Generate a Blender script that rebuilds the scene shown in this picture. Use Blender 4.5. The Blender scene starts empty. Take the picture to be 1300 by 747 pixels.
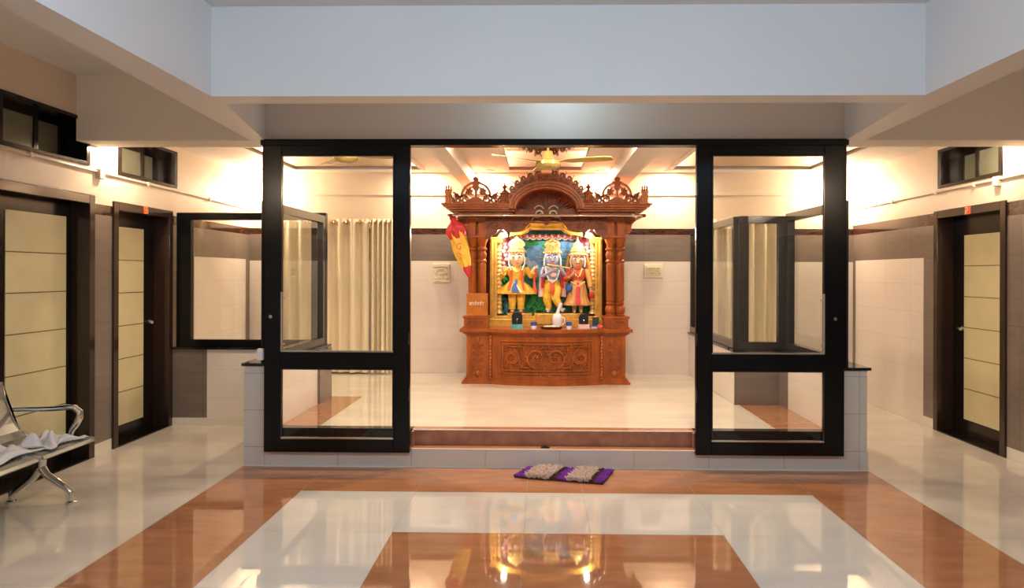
import bpy, bmesh, math, random
from mathutils import Vector, Matrix
random.seed(7)
S = bpy.context.scene
COL = S.collection
PI = math.pi

# ------------------------------------------------------------------ materials
def new_mat(name):
    m = bpy.data.materials.new(name); m.use_nodes = True
    nt = m.node_tree; nt.nodes.clear()
    out = nt.nodes.new('ShaderNodeOutputMaterial')
    return m, nt, out

def pmat(name, col, rough=.5, metal=0., spec=.5, var=0., vscale=8., bump=0., bscale=60., coat=0., stretch=None, col2=None, trans=0., sub=0.):
    """Principled material with noise variation between two tones of the same stuff."""
    m, nt, out = new_mat(name)
    N, L = nt.nodes.new, nt.links.new
    b = N('ShaderNodeBsdfPrincipled'); L(b.outputs[0], out.inputs[0])
    b.inputs['Base Color'].default_value = (*col, 1)
    b.inputs['Roughness'].default_value = rough
    b.inputs['Metallic'].default_value = metal
    b.inputs['Specular IOR Level'].default_value = spec
    b.inputs['Coat Weight'].default_value = coat
    tc = N('ShaderNodeTexCoord'); vec = tc.outputs['Object']
    if stretch:
        mp = N('ShaderNodeMapping'); L(vec, mp.inputs[0]); mp.inputs['Scale'].default_value = stretch; vec = mp.outputs[0]
    if var or col2:
        n = N('ShaderNodeTexNoise'); n.inputs['Scale'].default_value = vscale; n.inputs['Detail'].default_value = 5
        L(vec, n.inputs['Vector'])
        r = N('ShaderNodeValToRGB'); L(n.outputs[0], r.inputs[0])
        r.color_ramp.elements[0].position = .3; r.color_ramp.elements[1].position = .7
        c2 = col2 or tuple(min(1, c*(1+var)) for c in col)
        c1 = tuple(c*(1-var) for c in col)
        r.color_ramp.elements[0].color = (*c1, 1); r.color_ramp.elements[1].color = (*c2, 1)
        L(r.outputs[0], b.inputs['Base Color'])
    if bump:
        n2 = N('ShaderNodeTexNoise'); n2.inputs['Scale'].default_value = bscale; n2.inputs['Detail'].default_value = 3
        L(vec, n2.inputs['Vector'])
        bp = N('ShaderNodeBump'); bp.inputs['Strength'].default_value = bump; bp.inputs['Distance'].default_value = .005
        L(n2.outputs[0], bp.inputs['Height']); L(bp.outputs[0], b.inputs['Normal'])
    return m

def tile_mat(name, col, grout, axis, bw, rh, rough, var=.05, off=0., mortar=.0025, u0=0., z0=0., streak=None):
    """Wall tiles: brick texture laid in metres along X or Y and Z."""
    m, nt, out = new_mat(name)
    N, L = nt.nodes.new, nt.links.new
    b = N('ShaderNodeBsdfPrincipled'); L(b.outputs[0], out.inputs[0])
    b.inputs['Roughness'].default_value = rough
    tc = N('ShaderNodeTexCoord'); sp = N('ShaderNodeSeparateXYZ'); L(tc.outputs['Object'], sp.inputs[0])
    cb = N('ShaderNodeCombineXYZ')
    a1 = N('ShaderNodeMath'); a1.operation = 'ADD'; a1.inputs[1].default_value = -u0 + 20*bw; L(sp.outputs[0 if axis == 'x' else 1], a1.inputs[0])
    a2 = N('ShaderNodeMath'); a2.operation = 'ADD'; a2.inputs[1].default_value = -z0 + 20*rh; L(sp.outputs[2], a2.inputs[0])
    L(a1.outputs[0], cb.inputs[0]); L(a2.outputs[0], cb.inputs[1])
    br = N('ShaderNodeTexBrick'); L(cb.outputs[0], br.inputs['Vector'])
    br.offset = off; br.squash = 1
    br.inputs['Scale'].default_value = 1; br.inputs['Brick Width'].default_value = bw; br.inputs['Row Height'].default_value = rh
    br.inputs['Mortar Size'].default_value = mortar; br.inputs['Mortar Smooth'].default_value = .1
    br.inputs['Color1'].default_value = (*[c*(1-var) for c in col], 1); br.inputs['Color2'].default_value = (*[c*(1+var) for c in col], 1)
    br.inputs['Mortar'].default_value = (*grout, 1)
    c = br.outputs['Color']
    if streak:
        mp = N('ShaderNodeMapping'); L(tc.outputs['Object'], mp.inputs[0]); mp.inputs['Scale'].default_value = streak
        n = N('ShaderNodeTexNoise'); n.inputs['Scale'].default_value = 3; n.inputs['Detail'].default_value = 6; L(mp.outputs[0], n.inputs['Vector'])
        r = N('ShaderNodeValToRGB'); L(n.outputs[0], r.inputs[0]); r.color_ramp.elements[0].color = (.7, .7, .7, 1); r.color_ramp.elements[1].color = (1.15, 1.13, 1.1, 1)
        mx = N('ShaderNodeMix'); mx.data_type = 'RGBA'; mx.blend_type = 'MULTIPLY'; mx.inputs['Factor'].default_value = 1
        L(c, mx.inputs['A']); L(r.outputs[0], mx.inputs['B']); c = mx.outputs['Result']
    L(c, b.inputs['Base Color'])
    return m

def glass_mat(name, tint=(.95, .96, .95), refl=1.0):
    m, nt, out = new_mat(name)
    N, L = nt.nodes.new, nt.links.new
    t = N('ShaderNodeBsdfTransparent'); t.inputs[0].default_value = (*tint, 1)
    g = N('ShaderNodeBsdfGlossy'); g.inputs['Roughness'].default_value = .0; g.inputs['Color'].default_value = (refl, refl, refl, 1)
    f = N('ShaderNodeFresnel'); f.inputs[0].default_value = 1.5
    geo = N('ShaderNodeNewGeometry'); inv = N('ShaderNodeMath'); inv.operation = 'SUBTRACT'; inv.inputs[0].default_value = 1
    L(geo.outputs['Backfacing'], inv.inputs[1])                      # one reflecting face per sheet
    mul = N('ShaderNodeMath'); mul.operation = 'MULTIPLY'; L(f.outputs[0], mul.inputs[0]); L(inv.outputs[0], mul.inputs[1])
    mx = N('ShaderNodeMixShader'); L(mul.outputs[0], mx.inputs[0]); L(t.outputs[0], mx.inputs[1]); L(g.outputs[0], mx.inputs[2]); L(mx.outputs[0], out.inputs[0])
    return m

def emit_mat(name, col, s):
    m, nt, out = new_mat(name)
    e = nt.nodes.new('ShaderNodeEmission'); e.inputs[0].default_value = (*col, 1); e.inputs[1].default_value = s
    nt.links.new(e.outputs[0], out.inputs[0]); return m

M = {}
M['paint'] = pmat('wall_paint', (.74, .61, .475), .55, var=.02, vscale=3)
M['white_paint'] = pmat('white_paint', (.76, .75, .74), .5, var=.015, vscale=2)
M['ceiling'] = pmat('ceiling_paint', (.76, .70, .63), .6)
M['floor_white'] = pmat('tile_white', (.57, .545, .51), .03, var=.05, vscale=2.2, stretch=(1, 2.6, 1), spec=.85)
M['floor_beige'] = pmat('tile_beige', (.62, .555, .475), .03, var=.08, vscale=1.4, stretch=(1.1, 2.8, 1), spec=.85)
M['floor_orange'] = pmat('tile_orange', (.37, .165, .08), .03, var=.14, vscale=4, stretch=(1, 3, 1), spec=.9)
M['riser_orange'] = pmat('marble_orange', (.36, .15, .085), .12, var=.25, vscale=9)
M['grout'] = pmat('grout', (.28, .24, .2), .8)
M['edge'] = pmat('stone_nosing', (.85, .78, .70), .15)
M['granite'] = pmat('black_granite', (.012, .011, .011), .08, var=.4, vscale=40)
M['black'] = pmat('black_frame', (.004, .004, .0045), .2, spec=.22)
M['char'] = pmat('charcoal_frame', (.030, .026, .024), .14, spec=.5)
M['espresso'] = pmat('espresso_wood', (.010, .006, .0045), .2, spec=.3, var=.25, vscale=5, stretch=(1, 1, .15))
M['espresso_lit'] = pmat('espresso_trim_lit', (.032, .016, .011), .14, spec=.5, var=.25, vscale=5, stretch=(1, 1, .15))  # brighter copy of espresso: light on the door frames put into its colour
M['trim'] = pmat('dark_marble_trim', (.05, .02, .014), .1, var=.7, vscale=7, stretch=(2, 2, 8))
for ax in 'xy':
    M['wtile_'+ax] = tile_mat('white_wall_tile_'+ax, (.72, .645, .58), (.62, .53, .46), ax, .6, .3, .22, .02, u0=.12, z0=.28, off=.0)
    M['gtile_'+ax] = tile_mat('grey_wall_tile_'+ax, (.19, .15, .125), (.11, .09, .075), ax, .6, .6, .3, .05, u0=.12, z0=.54, streak=(1.0, 1.0, 8.))
    M['btile_'+ax] = tile_mat('base_tile_'+ax, (.64, .60, .54), (.36, .33, .29), ax, .6, .3, .18, .02, u0=-1.05, z0=.155)
M['skirt'] = pmat('skirting', (.72, .65, .56), .2)
M['glass'] = glass_mat('clear_glass')
M['frost'] = pmat('frosted_glass', (.60, .52, .30), .3, var=.06, vscale=4, spec=.4)
M['etch'] = pmat('clear_line', (.16, .12, .06), .1)
M['winglass'] = pmat('window_glass', (.21, .21, .14), .25, var=.12, vscale=3)
M['steel'] = pmat('steel', (.62, .61, .58), .22, metal=1)
M['chrome'] = pmat('chrome', (.75, .74, .72), .07, metal=1)
M['seat_steel'] = pmat('seat_steel', (.30, .30, .28), .32, metal=.85)
M['wood'] = pmat('carved_teak', (.30, .072, .011), .34, spec=.35, var=.28, vscale=10, stretch=(1, 1, .35), bump=.25, bscale=45)
M['wood_dark'] = pmat('dark_teak', (.15, .034, .007), .36, spec=.35, var=.35, vscale=14, bump=.4, bscale=40)
M['wood_light'] = pmat('light_teak', (.44, .14, .02), .3, spec=.35, var=.2, vscale=12, bump=.15, bscale=45)
M['gold'] = pmat('gold_paint', (.66, .36, .065), .3, metal=.35, var=.2, vscale=14, bump=.2, bscale=60)
M['gold_pale'] = pmat('pale_gold', (.80, .60, .25), .28, metal=.35, var=.15, vscale=30, bump=.3, bscale=120)
M['yellow'] = pmat('yellow_cloth', (.78, .46, .045), .5, var=.22, vscale=18)
M['red'] = pmat('red_cloth', (.55, .02, .03), .5, var=.2, vscale=18)
M['red_orange'] = pmat('vermilion', (.66, .10, .04), .5, var=.2, vscale=25)
M['blue'] = pmat('blue_cloth', (.03, .10, .42), .5, var=.2, vscale=18)
M['pink'] = pmat('pink_cloth', (.72, .12, .30), .55, var=.35, vscale=9)
M['palepink'] = pmat('pale_pink', (.82, .52, .50), .55, var=.25, vscale=14)
M['cream'] = pmat('cream_skin', (.82, .60, .36), .4, var=.05)
M['bluegrey'] = pmat('blue_skin', (.36, .38, .55), .4, var=.08)
M['brownskin'] = pmat('brown_skin', (.62, .36, .20), .4, var=.05)
M['pearl'] = pmat('pearl_white', (.86, .82, .74), .3, var=.05)
M['brocade'] = pmat('gold_brocade', (.66, .34, .10), .4, var=.35, vscale=22, stretch=(6, 1, .5), metal=.2)
M['hair'] = pmat('black_paint', (.015, .012, .014), .4)
M['leaf'] = pmat('leaf_green', (.03, .30, .05), .45, var=.5, vscale=14)
M['teal'] = pmat('teal_paint', (.10, .34, .34), .45, var=.4, vscale=12)
M['curtain'] = pmat('cream_curtain', (.78, .67, .48), .75, var=.04, vscale=3, stretch=(5, 5, .4))
M['fan'] = pmat('cream_enamel', (.50, .37, .11), .3)
M['plaster'] = pmat('plaster_relief', (.74, .68, .52), .6, var=.04, vscale=20)
M['pvc'] = pmat('pvc_pipe', (.70, .62, .52), .4)
M['cloth_white'] = pmat('white_cloth', (.62, .61, .62), .85, var=.05, vscale=6)
M['purple'] = pmat('purple_pile', (.17, .015, .30), .8, var=.4, vscale=30)
M['beige_pile'] = pmat('beige_pile', (.58, .44, .37), .85, var=.2, vscale=60)
M['brown_pile'] = pmat('brown_pile', (.055, .016, .012), .85, var=.3, vscale=60)
M['mirror_panel'] = pmat('mirror_panel', (.46, .44, .40), .05, metal=.9)
M['bronze_panel'] = pmat('bronze_panel', (.30, .19, .09), .08, metal=.9)
M['sticker_red'] = pmat('red_sticker', (.62, .05, .03), .4)
M['white_plastic'] = pmat('white_plastic', (.8, .8, .8), .35)
M['black_plastic'] = pmat('black_plastic', (.012, .012, .013), .3)
M['marble_pot'] = pmat('white_ceramic', (.80, .83, .86), .18)
M['lamp_warm'] = emit_mat('warm_lamp', (1, .80, .55), 14)
M['lamp_cool'] = emit_mat('cool_lamp', (.70, .86, 1), 9)
M['lamp_white'] = emit_mat('white_led', (1, .97, .9), 60)

def backdrop_mat():
    """The painted scenery behind the statues: blue sky patches among green trees."""
    m, nt, out = new_mat('painted_scenery')
    N, L = nt.nodes.new, nt.links.new
    b = N('ShaderNodeBsdfPrincipled'); L(b.outputs[0], out.inputs[0]); b.inputs['Roughness'].default_value = .4
    tc = N('ShaderNodeTexCoord'); n = N('ShaderNodeTexNoise'); n.inputs['Scale'].default_value = 5.2; n.inputs['Detail'].default_value = 3
    L(tc.outputs['Object'], n.inputs[0])
    sp = N('ShaderNodeSeparateXYZ'); L(tc.outputs['Object'], sp.inputs[0])
    mr = N('ShaderNodeMapRange'); mr.inputs[1].default_value = .45; mr.inputs[2].default_value = .75; L(sp.outputs[2], mr.inputs[0])
    ad = N('ShaderNodeMath'); ad.operation = 'MULTIPLY_ADD'; ad.inputs[1].default_value = .13; L(mr.outputs[0], ad.inputs[0]); L(n.outputs[0], ad.inputs[2])
    r = N('ShaderNodeValToRGB'); L(ad.outputs[0], r.inputs[0])
    el = r.color_ramp.elements
    el[0].position = .34; el[0].color = (.015, .10, .03, 1); el[1].position = .86; el[1].color = (.62, .80, .90, 1)
    for p, c in ((.46, (.025, .26, .08)), (.54, (.06, .34, .20)), (.60, (.06, .30, .42)), (.68, (.14, .42, .80))):
        e = el.new(p); e.color = (*c, 1)
    L(r.outputs[0], b.inputs['Base Color']); return m
M['scenery'] = backdrop_mat()
M['sky'] = pmat('sky_paint', (.16, .42, .85), .45, var=.3, vscale=9)
M['sky_pale'] = pmat('pale_sky_paint', (.50, .68, .92), .45, var=.2, vscale=9)

# ------------------------------------------------------------------ mesh builder
class MB:
    def __init__(s): s.bm = bmesh.new(); s.mi = 0; s.mats = []
    def use(s, mat):
        if mat not in s.mats: s.mats.append(mat)
        s.mi = s.mats.index(mat); return s
    def face(s, vs):
        try: f = s.bm.faces.new(vs); f.material_index = s.mi; return f
        except ValueError: return None
    def quad(s, pts): return s.face([s.bm.verts.new(p) for p in pts])
    def box(s, x0, x1, y0, y1, z0, z1):
        v = [s.bm.verts.new((x, y, z)) for z in (z0, z1) for y in (y0, y1) for x in (x0, x1)]
        for i in ((0, 2, 3, 1), (4, 5, 7, 6), (0, 1, 5, 4), (2, 6, 7, 3), (0, 4, 6, 2), (1, 3, 7, 5)): s.face([v[k] for k in i])
        return s
    def prism(s, pts, d0, d1, axis='y'):
        """outline in (x,z) pushed along y, or (x,y) along z, or (y,z) along x"""
        def P(a, b, d): return (a, d, b) if axis == 'y' else ((a, b, d) if axis == 'z' else (d, a, b))
        A = [s.bm.verts.new(P(a, b, d0)) for a, b in pts]; B = [s.bm.verts.new(P(a, b, d1)) for a, b in pts]
        n = len(pts)
        s.face(A); s.face(B[::-1])
        for i in range(n): s.face([A[i], B[i], B[(i+1) % n], A[(i+1) % n]])
        return s
    def loft(s, rings, cap=True, closed=True):
        R = [[s.bm.verts.new(p) for p in r] for r in rings]
        n = len(R[0])
        for a, b in zip(R, R[1:]):
            for i in range(n if closed else n-1): s.face([a[i], a[(i+1) % n], b[(i+1) % n], b[i]])
        if cap and closed: s.face(R[0][::-1]); s.face(R[-1])
        return s
    def lathe(s, prof, cx, cy, n=16, sx=1, sy=1):
        """prof: (r, z)"""
        return s.loft([[(cx+max(r, 1e-4)*sx*math.cos(2*PI*i/n), cy+max(r, 1e-4)*sy*math.sin(2*PI*i/n), z) for i in range(n)] for r, z in prof])
    def tube(s, pts, r, n=8):
        pts = [Vector(p) for p in pts]; rings = []; up = None
        rs = r if isinstance(r, (list, tuple)) else [r]*len(pts)
        for i, p in enumerate(pts):
            d = (pts[min(i+1, len(pts)-1)] - pts[max(i-1, 0)]).normalized()
            if up is None: up = Vector((0, 0, 1)) if abs(d.z) < .9 else Vector((1, 0, 0))
            a = d.cross(up)
            if a.length < 1e-6: a = d.orthogonal()
            a.normalize(); b = a.cross(d).normalized(); up = b
            rings.append([p + a*rs[i]*math.cos(2*PI*k/n) + b*rs[i]*math.sin(2*PI*k/n) for k in range(n)])
        return s.loft(rings)
    def ball(s, c, r, sx=1, sy=1, sz=1, n=10, m=7):
        return s.loft([[(c[0]+r*sx*math.sin(PI*j/m+1e-3)*math.cos(2*PI*i/n), c[1]+r*sy*math.sin(PI*j/m+1e-3)*math.sin(2*PI*i/n), c[2]-r*sz*math.cos(PI*j/m)) for i in range(n)] for j in range(m+1)])
    def scale(s, c, f):
        c = Vector(c)
        for v in s.bm.verts: v.co = c+(v.co-c)*f
        return s
    def stroke(s, pts, w, d, yf, close=False, back=.004):
        """carved ribbon: polyline in (x,z), width w (number or list), standing d proud of the surface y = yf(x)"""
        if not callable(yf): y0 = yf; yf = lambda x: y0
        n = len(pts); rings = []
        ws = w if isinstance(w, (list, tuple)) else [w]*n
        for i, (x, z) in enumerate(pts):
            a = pts[(i-1) % n] if close else pts[max(i-1, 0)]; b = pts[(i+1) % n] if close else pts[min(i+1, n-1)]
            dx, dz = b[0]-a[0], b[1]-a[1]; l = math.hypot(dx, dz) or 1; nx, nz = -dz/l*ws[i]/2, dx/l*ws[i]/2; y = yf(x)
            rings.append([(x+nx, y+back, z+nz), (x+nx*.6, y-d, z+nz*.6), (x-nx*.6, y-d, z-nz*.6), (x-nx, y+back, z-nz)])
        if close: rings.append(rings[0])
        return s.loft(rings, cap=not close)
    def build(s, name, mat=None, parent=None, smooth=False, bevel=0, o=(0, 0, 0)):
        bmesh.ops.recalc_face_normals(s.bm, faces=s.bm.faces)
        w = parent.get('_w', (0, 0, 0)) if parent is not None else o
        w = Vector(tuple(w))
        for v in s.bm.verts: v.co -= w
        me = bpy.data.meshes.new(name); s.bm.to_mesh(me); s.bm.free()
        for m in (s.mats or [mat]): me.materials.append(m)
        if smooth:
            me.polygons.foreach_set('use_smooth', [True]*len(me.polygons))
            try: me.set_sharp_from_angle(angle=math.radians(40))
            except Exception: pass
        ob = bpy.data.objects.new(name, me); COL.objects.link(ob)
        if parent is not None: ob.parent = parent; ob['_w'] = tuple(w)
        else: ob.location = w
        if bevel:
            b = ob.modifiers.new('bevel', 'BEVEL'); b.width = bevel; b.segments = 2; b.limit_method = 'ANGLE'
        return ob

def tag(o, label, cat, group=None):
    o['label'] = label; o['category'] = cat
    if group: o['group'] = group
    return o
def thing(name, loc, label, cat, group=None):
    o = bpy.data.objects.new(name, None); COL.objects.link(o); o.location = loc; o['_w'] = tuple(loc); o.empty_display_size = .1
    return tag(o, label, cat, group)
def struct(o, label=None, cat=None):
    o['kind'] = 'structure'
    if label: o['label'] = label; o['category'] = cat
    return o
def sthing(name, loc, label, cat): return struct(thing(name, loc, label, cat), label, cat)
def dup(root, delta, label, group=None):
    def cp(o, parent):
        c = o.copy(); COL.objects.link(c)
        if parent is not None: c.parent = parent
        for ch in o.children: cp(ch, c)
        return c
    r = cp(root, None); r.location = Vector(root.location) + Vector(delta); r['label'] = label
    if group: r['group'] = group
    return r
def arc(cx, cz, rx, rz, a0, a1, n=12):
    return [(cx+rx*math.cos(math.radians(a0+(a1-a0)*i/n)), cz+rz*math.sin(math.radians(a0+(a1-a0)*i/n))) for i in range(n+1)]
def spiral(cx, cz, r0, r1, a0, turns, n=22):
    return [(cx+(r0+(r1-r0)*i/n)*math.cos(math.radians(a0)+2*PI*turns*i/n), cz+(r0+(r1-r0)*i/n)*math.sin(math.radians(a0)+2*PI*turns*i/n)) for i in range(n+1)]
def bez(p0, p1, p2, p3, n=12):
    return [tuple((1-t)**3*a+3*(1-t)**2*t*b+3*(1-t)*t*t*c+t**3*d for a, b, c, d in zip(p0, p1, p2, p3)) for t in [i/n for i in range(n+1)]]

XL, XR, YB, YN = -3.81, 4.0, 9.38, -2.2      # side walls, back wall, the wall behind the camera
C0 = .1                                       # middle of the hall
ZC, ZS, ZI = 3.19, 2.645, 2.885               # hall ceiling, beam soffit, inner ceiling
YF = 5.85                                     # front of the shrine room

# ------------------------------------------------------------------ floors
def floor_main():
    b = MB(); b.use(M['grout']); b.box(XL-.2, XR+.2, YN, YB+.2, -.12, -.0015)
    hx = [.2, 1.0, 1.83, 2.52, 3.32]
    xs = sorted([XL] + [C0-h for h in hx] + [C0+h for h in hx] + [XR])
    ys = [YN] + [4.375-.8*k for k in range(7, 0, -1)] + [4.375, 5.19, 5.99, 6.79, 7.59, 8.39, 9.19, YB]
    g = .0012
    for x0, x1 in zip(xs, xs[1:]):
        for y0, y1 in zip(ys, ys[1:]):
            cx, cy = abs((x0+x1)/2-C0), (y0+y1)/2
            if cx > 2.52: mt = 'floor_beige'
            elif cy > 5.19: mt = 'floor_orange'
            elif cx > 1.83: mt = 'floor_orange'
            elif cy > 4.375 or cx > 1.0: mt = 'floor_white'
            else: mt = 'floor_orange'
            if cx < 2.5 and cy > 6.2: continue                      # under the raised floor
            b.use(M[mt]); b.quad([(x0+g, y0+g, 0), (x1-g, y0+g, 0), (x1-g, y1-g, 0), (x0+g, y1-g, 0)])
    return struct(b.build('floor'))
floor_main()

ZR = .28
def floor_raised():
    b = MB()
    b.use(M['btile_x']); b.box(-2.42, 2.62, YF, YF+.02, 0, .149)    # tiled riser face
    b.use(M['edge']); b.box(-2.42, 2.62, YF-.012, YF+.02, 0, .006)
    b.use(M['grout']); b.box(-2.42, 2.62, YF+.02, 6.0, 0, .148)
    b.use(M['floor_orange']); b.quad([(-2.2, YF, .150), (2.38, YF, .150), (2.38, 5.99, .150), (-2.2, 5.99, .150)])
    b.use(M['edge']); b.box(-1.045, 1.24, YF-.004, YF+.012, .145, .1515)
    b.use(M['riser_orange']); b.box(-1.045, 1.24, 5.985, 6.01, .15, .274)
    b.box(-1.065, -1.045, YF+.06, 6.01, .15, .274); b.box(1.24, 1.26, YF+.06, 6.01, .15, .274)
    b.use(M['granite']); b.box(-2.2, -1.065, 5.98, 6.075, .15, .284); b.box(1.26, 2.37, 5.98, 6.075, .15, .284)
    b.use(M['steel']); b.box(-2.2, -1.07, 5.94, 5.98, .15, .166); b.box(1.265, 2.37, 5.94, 5.98, .15, .166)
    b.use(M['edge']); b.box(-1.065, 1.26, 5.975, 5.99, .272, .2795)
    b.use(M['grout']); b.box(XL, -2.0, 7.51, YB, 0, .278); b.box(-2.2, 1.9, 6.0, YB, 0, .278); b.box(1.9, 2.42, 6.0, 7.2, 0, .278)
    g = .001
    def q(mt, x0, x1, y0, y1):
        b.use(M[mt]); b.quad([(x0+g, y0+g, ZR), (x1-g, y0+g, ZR), (x1-g, y1-g, ZR), (x0+g, y1-g, ZR)])
    q('floor_orange', -1.87, 1.96, 5.99, 6.09)
    q('floor_orange', -2.2, -1.87, 5.99, 7.55); q('floor_orange', XL, -2.2, 7.50, 7.55); q('floor_orange', 1.96, 2.42, 5.99, 7.2)
    xs = [-1.87, -1.1, -.3, .5, 1.3, 1.96]; ys = [6.09, 6.8, 7.55, 8.35, 9.15, YB]
    for x0, x1 in zip(xs, xs[1:]):
        for y0, y1 in zip(ys, ys[1:]): q('floor_beige', x0, min(x1, 1.9) if y0 > 7.1 else x1, y0, y1)
    xs = [XL, -3.4, -2.6, -1.87]; ys = [7.55, 8.35, 9.15, YB]
    for x0, x1 in zip(xs, xs[1:]):
        for y0, y1 in zip(ys, ys[1:]): q('floor_beige', x0, x1, y0, y1)
    return struct(b.build('floor_raised'))
floor_raised()

# ------------------------------------------------------------------ walls
def grid_wall(name, us, zs, pick, place, T=.2):
    """wall made of cells; pick(u,z) gives the material or None for an opening; place(b,u0,u1,z0,z1) adds the box"""
    b = MB()
    for u0, u1 in zip(us, us[1:]):
        for z0, z1 in zip(zs, zs[1:]):
            m = pick((u0+u1)/2, (z0+z1)/2)
            if m is not None: b.use(m); place(b, u0, u1, z0, z1)
    return struct(b.build(name))

L_HOLES = [(4.45, 6.08, 0, 2.23), (6.35, 7.38, 0, 2.21), (4.98, 6.02, 2.47, 2.86), (6.43, 7.48, 2.45, 2.83)]
def in_holes(u, z, H): return any(a < u < b and c < z < d for a, b, c, d in H)
def pick_left(y, z):
    if in_holes(y, z, L_HOLES): return None
    if z > 2.16: return M['paint']
    if z > 2.07: return M['trim']
    if z < .1: return M['skirt']
    if 7.87 < y < 9.25 and .1 < z < 1.75: return M['wtile_y']
    if y < 4.3 and z < 1.75 and y > .5: return M['wtile_y']
    return M['gtile_y']
usL = sorted({YN, .5, 4.3, 7.87, 9.25, YB} | {h[0] for h in L_HOLES} | {h[1] for h in L_HOLES})
zsL = sorted({0, .1, 1.75, 2.07, 2.16, 3.4} | {h[2] for h in L_HOLES} | {h[3] for h in L_HOLES})
grid_wall('wall_left', usL, zsL, pick_left, lambda b, u0, u1, z0, z1: b.box(XL-.2, XL, u0, u1, z0, z1))
R_HOLES = [(6.30, 7.44, 0, 2.22), (6.36, 7.38, 2.44, 2.83)]
def pick_right(y, z):
    if in_holes(y, z, R_HOLES): return None
    if z > 2.2: return M['paint']
    if z > 2.08: return M['trim']
    if z < .1: return M['skirt']
    if 7.66 < y < 9.30 and z < 1.75: return M['wtile_y']
    return M['gtile_y']
usR = sorted({YN, 7.66, 9.30, YB} | {h[0] for h in R_HOLES} | {h[1] for h in R_HOLES})
zsR = sorted({0, .1, 1.75, 2.08, 2.2, 3.4} | {h[2] for h in R_HOLES} | {h[3] for h in R_HOLES})
grid_wall('wall_right', usR, zsR, pick_right, lambda b, u0, u1, z0, z1: b.box(XR, XR+.2, u0, u1, z0, z1))
def pick_back(x, z):
    if z > 2.16: return M['paint']
    if z > 2.08: return M['trim']
    if z > 1.735: return M['gtile_x']
    return M['wtile_x']
grid_wall('wall_back', [XL-.2, XR+.2], [0, 1.735, 2.08, 2.16, 3.4], pick_back, lambda b, u0, u1, z0, z1: b.box(u0, u1, YB, YB+.2, z0, z1))
b = MB(); b.box(XL-.2, XR+.2, YN-.2, YN, 0, 3.4); struct(b.build('wall_front', M['paint']))
# thin picture rail round the shrine room, back wall
b = MB(); b.box(XL, XR, YB-.018, YB, 2.588, 2.606); struct(b.build('trim_rail', M['pvc']))

# ceilings and beams
b = MB(); b.box(XL-.2, XR+.2, YN-.2, YF+.3, ZC, ZC+.2); struct(b.build('ceiling', M['white_paint']))
b = MB(); b.box(XL-.2, XR+.2, YF+.29, YB+.2, ZI, ZI+.4); struct(b.build('ceiling_inner', M['ceiling']))
b = MB(); b.box(XL, XR, YF, YF+.3, 2.65, ZC+.1); struct(b.build('wall_over_door', M['ceiling']))
b = MB()
b.prism([(-1.98, YN), (-2.01, 4.36), (-2.01, 4.55), (-2.25, YF), (-2.36, YF), (-2.17, 2.9), (-2.02, YN)][:6] + [(-2.02, YN)], ZS, ZC+.05, 'z')
struct(b.build('ceiling_beam_left', M['white_paint']))
b = MB()
b.prism([(2.27, YN), (2.285, 4.36), (2.285, 4.55), (2.425, YF), (2.575, YF), (2.45, 2.9), (2.36, YN)], ZS, ZC+.05, 'z')
struct(b.build('ceiling_beam_right', M['white_paint']))
b = MB(); b.box(-2.03, 2.3, 4.36, 4.55, ZS-.001, ZC+.05); struct(b.build('ceiling_beam_front', M['white_paint']))
for nm, x0, x1 in (('ceiling_beam_inner_left', -1.03, -.87), ('ceiling_beam_inner_right', .86, 1.10)):
    b = MB(); b.box(x0, x1, YF+.3, YB, 2.71, ZI+.05); struct(b.build(nm, M['ceiling']))

# half walls with black granite ledges
def half_walls():
    b = MB()
    b.use(M['btile_x']); b.box(-2.42, -2.205, YF, YF+.02, .149, .815)
    b.use(M['wtile_y']); b.box(-2.42, -2.205, YF+.02, 7.38, 0, .815)
    b.use(M['gtile_y']); b.box(-2.44, -2.18, 7.10, 7.50, 0, .80)
    b.use(M['wtile_x']); b.box(-3.437, -2.42, 7.38, 7.50, .08, .785)
    b.use(M['gtile_x']); b.box(XL, -3.437, 7.38, 7.50, .08, .785)
    b.use(M['skirt']); b.box(XL, -2.42, 7.372, 7.50, 0, .08)
    b.use(M['granite']); b.box(-2.435, -2.185, YF-.02, 7.50, .815, .838); b.box(XL, -2.19, 7.36, 7.52, .785, .806)
    struct(b.build('wall_half_left'))
    b = MB()
    b.use(M['btile_x']); b.box(2.38, 2.61, YF, YF+.02, .149, .805)
    b.use(M['wtile_y']); b.box(2.37, 2.60, YF+.02, 7.0, 0, .805)
    b.use(M['gtile_y']); b.box(2.35, 2.60, 7.0, 7.34, 0, .805)
    b.use(M['gtile_x']); b.box(1.91, 2.35, 7.19, 7.34, 0, .805)
    b.use(M['wtile_y']); b.box(1.905, 2.03, 7.2, YB, 0, .805)
    b.use(M['granite']); b.box(2.345, 2.635, YF-.02, 7.36, .805, .828); b.box(1.885, 2.36, 7.17, 7.36, .805, .828); b.box(1.885, 2.05, 7.3, YB, .805, .828)
    struct(b.build('wall_half_right'))
half_walls()

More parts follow.
